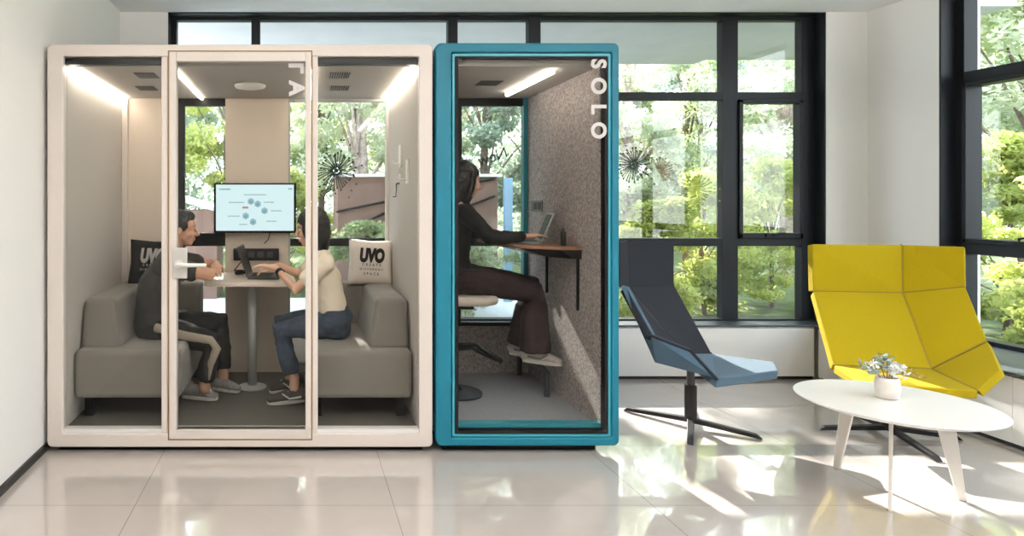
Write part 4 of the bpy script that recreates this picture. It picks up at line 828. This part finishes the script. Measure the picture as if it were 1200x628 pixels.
shoe((Xf(256, 4.26), 4.24, .135), (Xf(212, 4.26), 4.30, .135), .135, M_['shoeg'], M_['shoew'], pm); shoe((Xf(282, 4.47), 4.40, .135), (Xf(247, 4.47), 4.50, .135), .135, M_['shoeg'], M_['shoew'], pm)

# ---- woman in the teal booth, facing right
ps = thing('person', 'person with long dark hair in a black sweater working in the teal booth', 'person', (1.10, 4.42, .81))
hc = Vector((1.13, 4.42, 1.575)); bm = bmesh.new(); L, R = head(bm, hc, 1, pitch=.18)
nb = Vector((1.085, 4.42, 1.40)); chest = Vector((1.065, 4.42, 1.25)); waist = Vector((1.055, 4.42, 1.06)); pel = Vector((1.075, 4.42, .915))
tube(bm, [hc+Vector((-.02, 0, -.07)), nb], [.047, .052], seg=14); tube(bm, [nb, chest, waist, pel], [(.11, .055), (.15, .085), (.125, .08), (.16, .10)], seg=20)
LS, RS_ = nb+Vector((0, -.165, -.035)), nb+Vector((0, .165, -.035))
e1 = Vector((1.235, 4.16, 1.20)); h1 = P(615, 277, 4.24); e2 = Vector((1.25, 4.68, 1.22)); h2 = Vector((1.44, 4.52, 1.19))
tube(bm, [LS, e1, h1], [.040, .034, .022], seg=12); tube(bm, [RS_, e2, h2], [.040, .034, .022], seg=12)
fingers(bm, h1, (1, .12, .10), (0, 0, -1), (0, 1, 0), curl=.45); fingers(bm, h2, (1, -.15, -.02), (0, 0, -1), (0, -1, 0), curl=.5)
kn1, kn2 = P(626, 343, 4.34), Vector((1.625, 4.53, .835)); an1, an2 = P(627, 408, 4.32), Vector((1.555, 4.53, .455))
for sd, K, A_ in ((-1, kn1, an1), (1, kn2, an2)): tube(bm, [pel+Vector((0, sd*.085, 0)), K, A_+Vector((0, 0, .02)), A_+Vector((0, 0, -.045))], [.08, .05, .033, .034], seg=14)
obj('body', remeshed(bm, .005, 3), M_['skin2'], ps); face_bits(L, R, 1, ps, M_['hair'])
bm = bmesh.new(); tube(bm, [nb+Vector((0, 0, .035)), nb, chest, waist, waist.lerp(pel, .6)], [(.055, .055), (.13, .065), (.172, .108), (.145, .10), (.16, .112)], seg=22)
for S, E, H in ((LS, e1, h1), (RS_, e2, h2)): tube(bm, [S, S.lerp(E, .5), E, E.lerp(H, .45), E.lerp(H, .88)], [.062, .056, .052, .045, .036], seg=14)
obj('sweater', remeshed(bm, .008, 4, .022, .09), M_['blk'], ps)
bm = bmesh.new(); tube(bm, [waist.lerp(pel, .5), pel, pel+Vector((0, 0, -.02))], [(.15, .10), (.185, .125), (.17, .10)], seg=20)
for sd, K, A_ in ((-1, kn1, an1), (1, kn2, an2)): tube(bm, [pel+Vector((0, sd*.085, 0)), pel.lerp(K, .5)+Vector((0, sd*.02, .01)), K, K.lerp(A_, .35), K.lerp(A_, .72), K.lerp(A_, 1.06)], [.10, .092, .082, .086, .094, .100], seg=18, caps=False)
obj('trousers', remeshed(bm, .007, 4, .016, .08), M_['brownp'], ps)
bm = bmesh.new(); tube(bm, [L(-.02, 0, .06), L(-.035, 0, 0), L(-.045, 0, -.1), L(-.055, 0, -.22), L(-.07, 0, -.33), L(-.08, 0, -.38)], [(.080, .088), (.092, .092), (.095, .07), (.10, .055), (.085, .035), (.05, .02)], seg=20)
ell(bm, L(-.005, 0, .052), (.096, .084, .076), R)
for s in (-1, 1): tube(bm, [L(.03, s*.062, .06), L(.035, s*.078, -.02), L(.02, s*.08, -.12), L(.01, s*.085, -.26)], [.028, .026, .028, .016], seg=10)
obj('hair', remeshed(bm, .007, 2, .012, .03), M_['hair'], ps)
for K, A_ in ((kn1, an1), (kn2, an2)): shoe(A_+Vector((.160, -.055, -.105)), A_+Vector((-.075, .03, -.095)), .4, M_['shoew'], M_['sole'], ps, M_['shoeg'])
print('script done', len(bpy.data.objects))
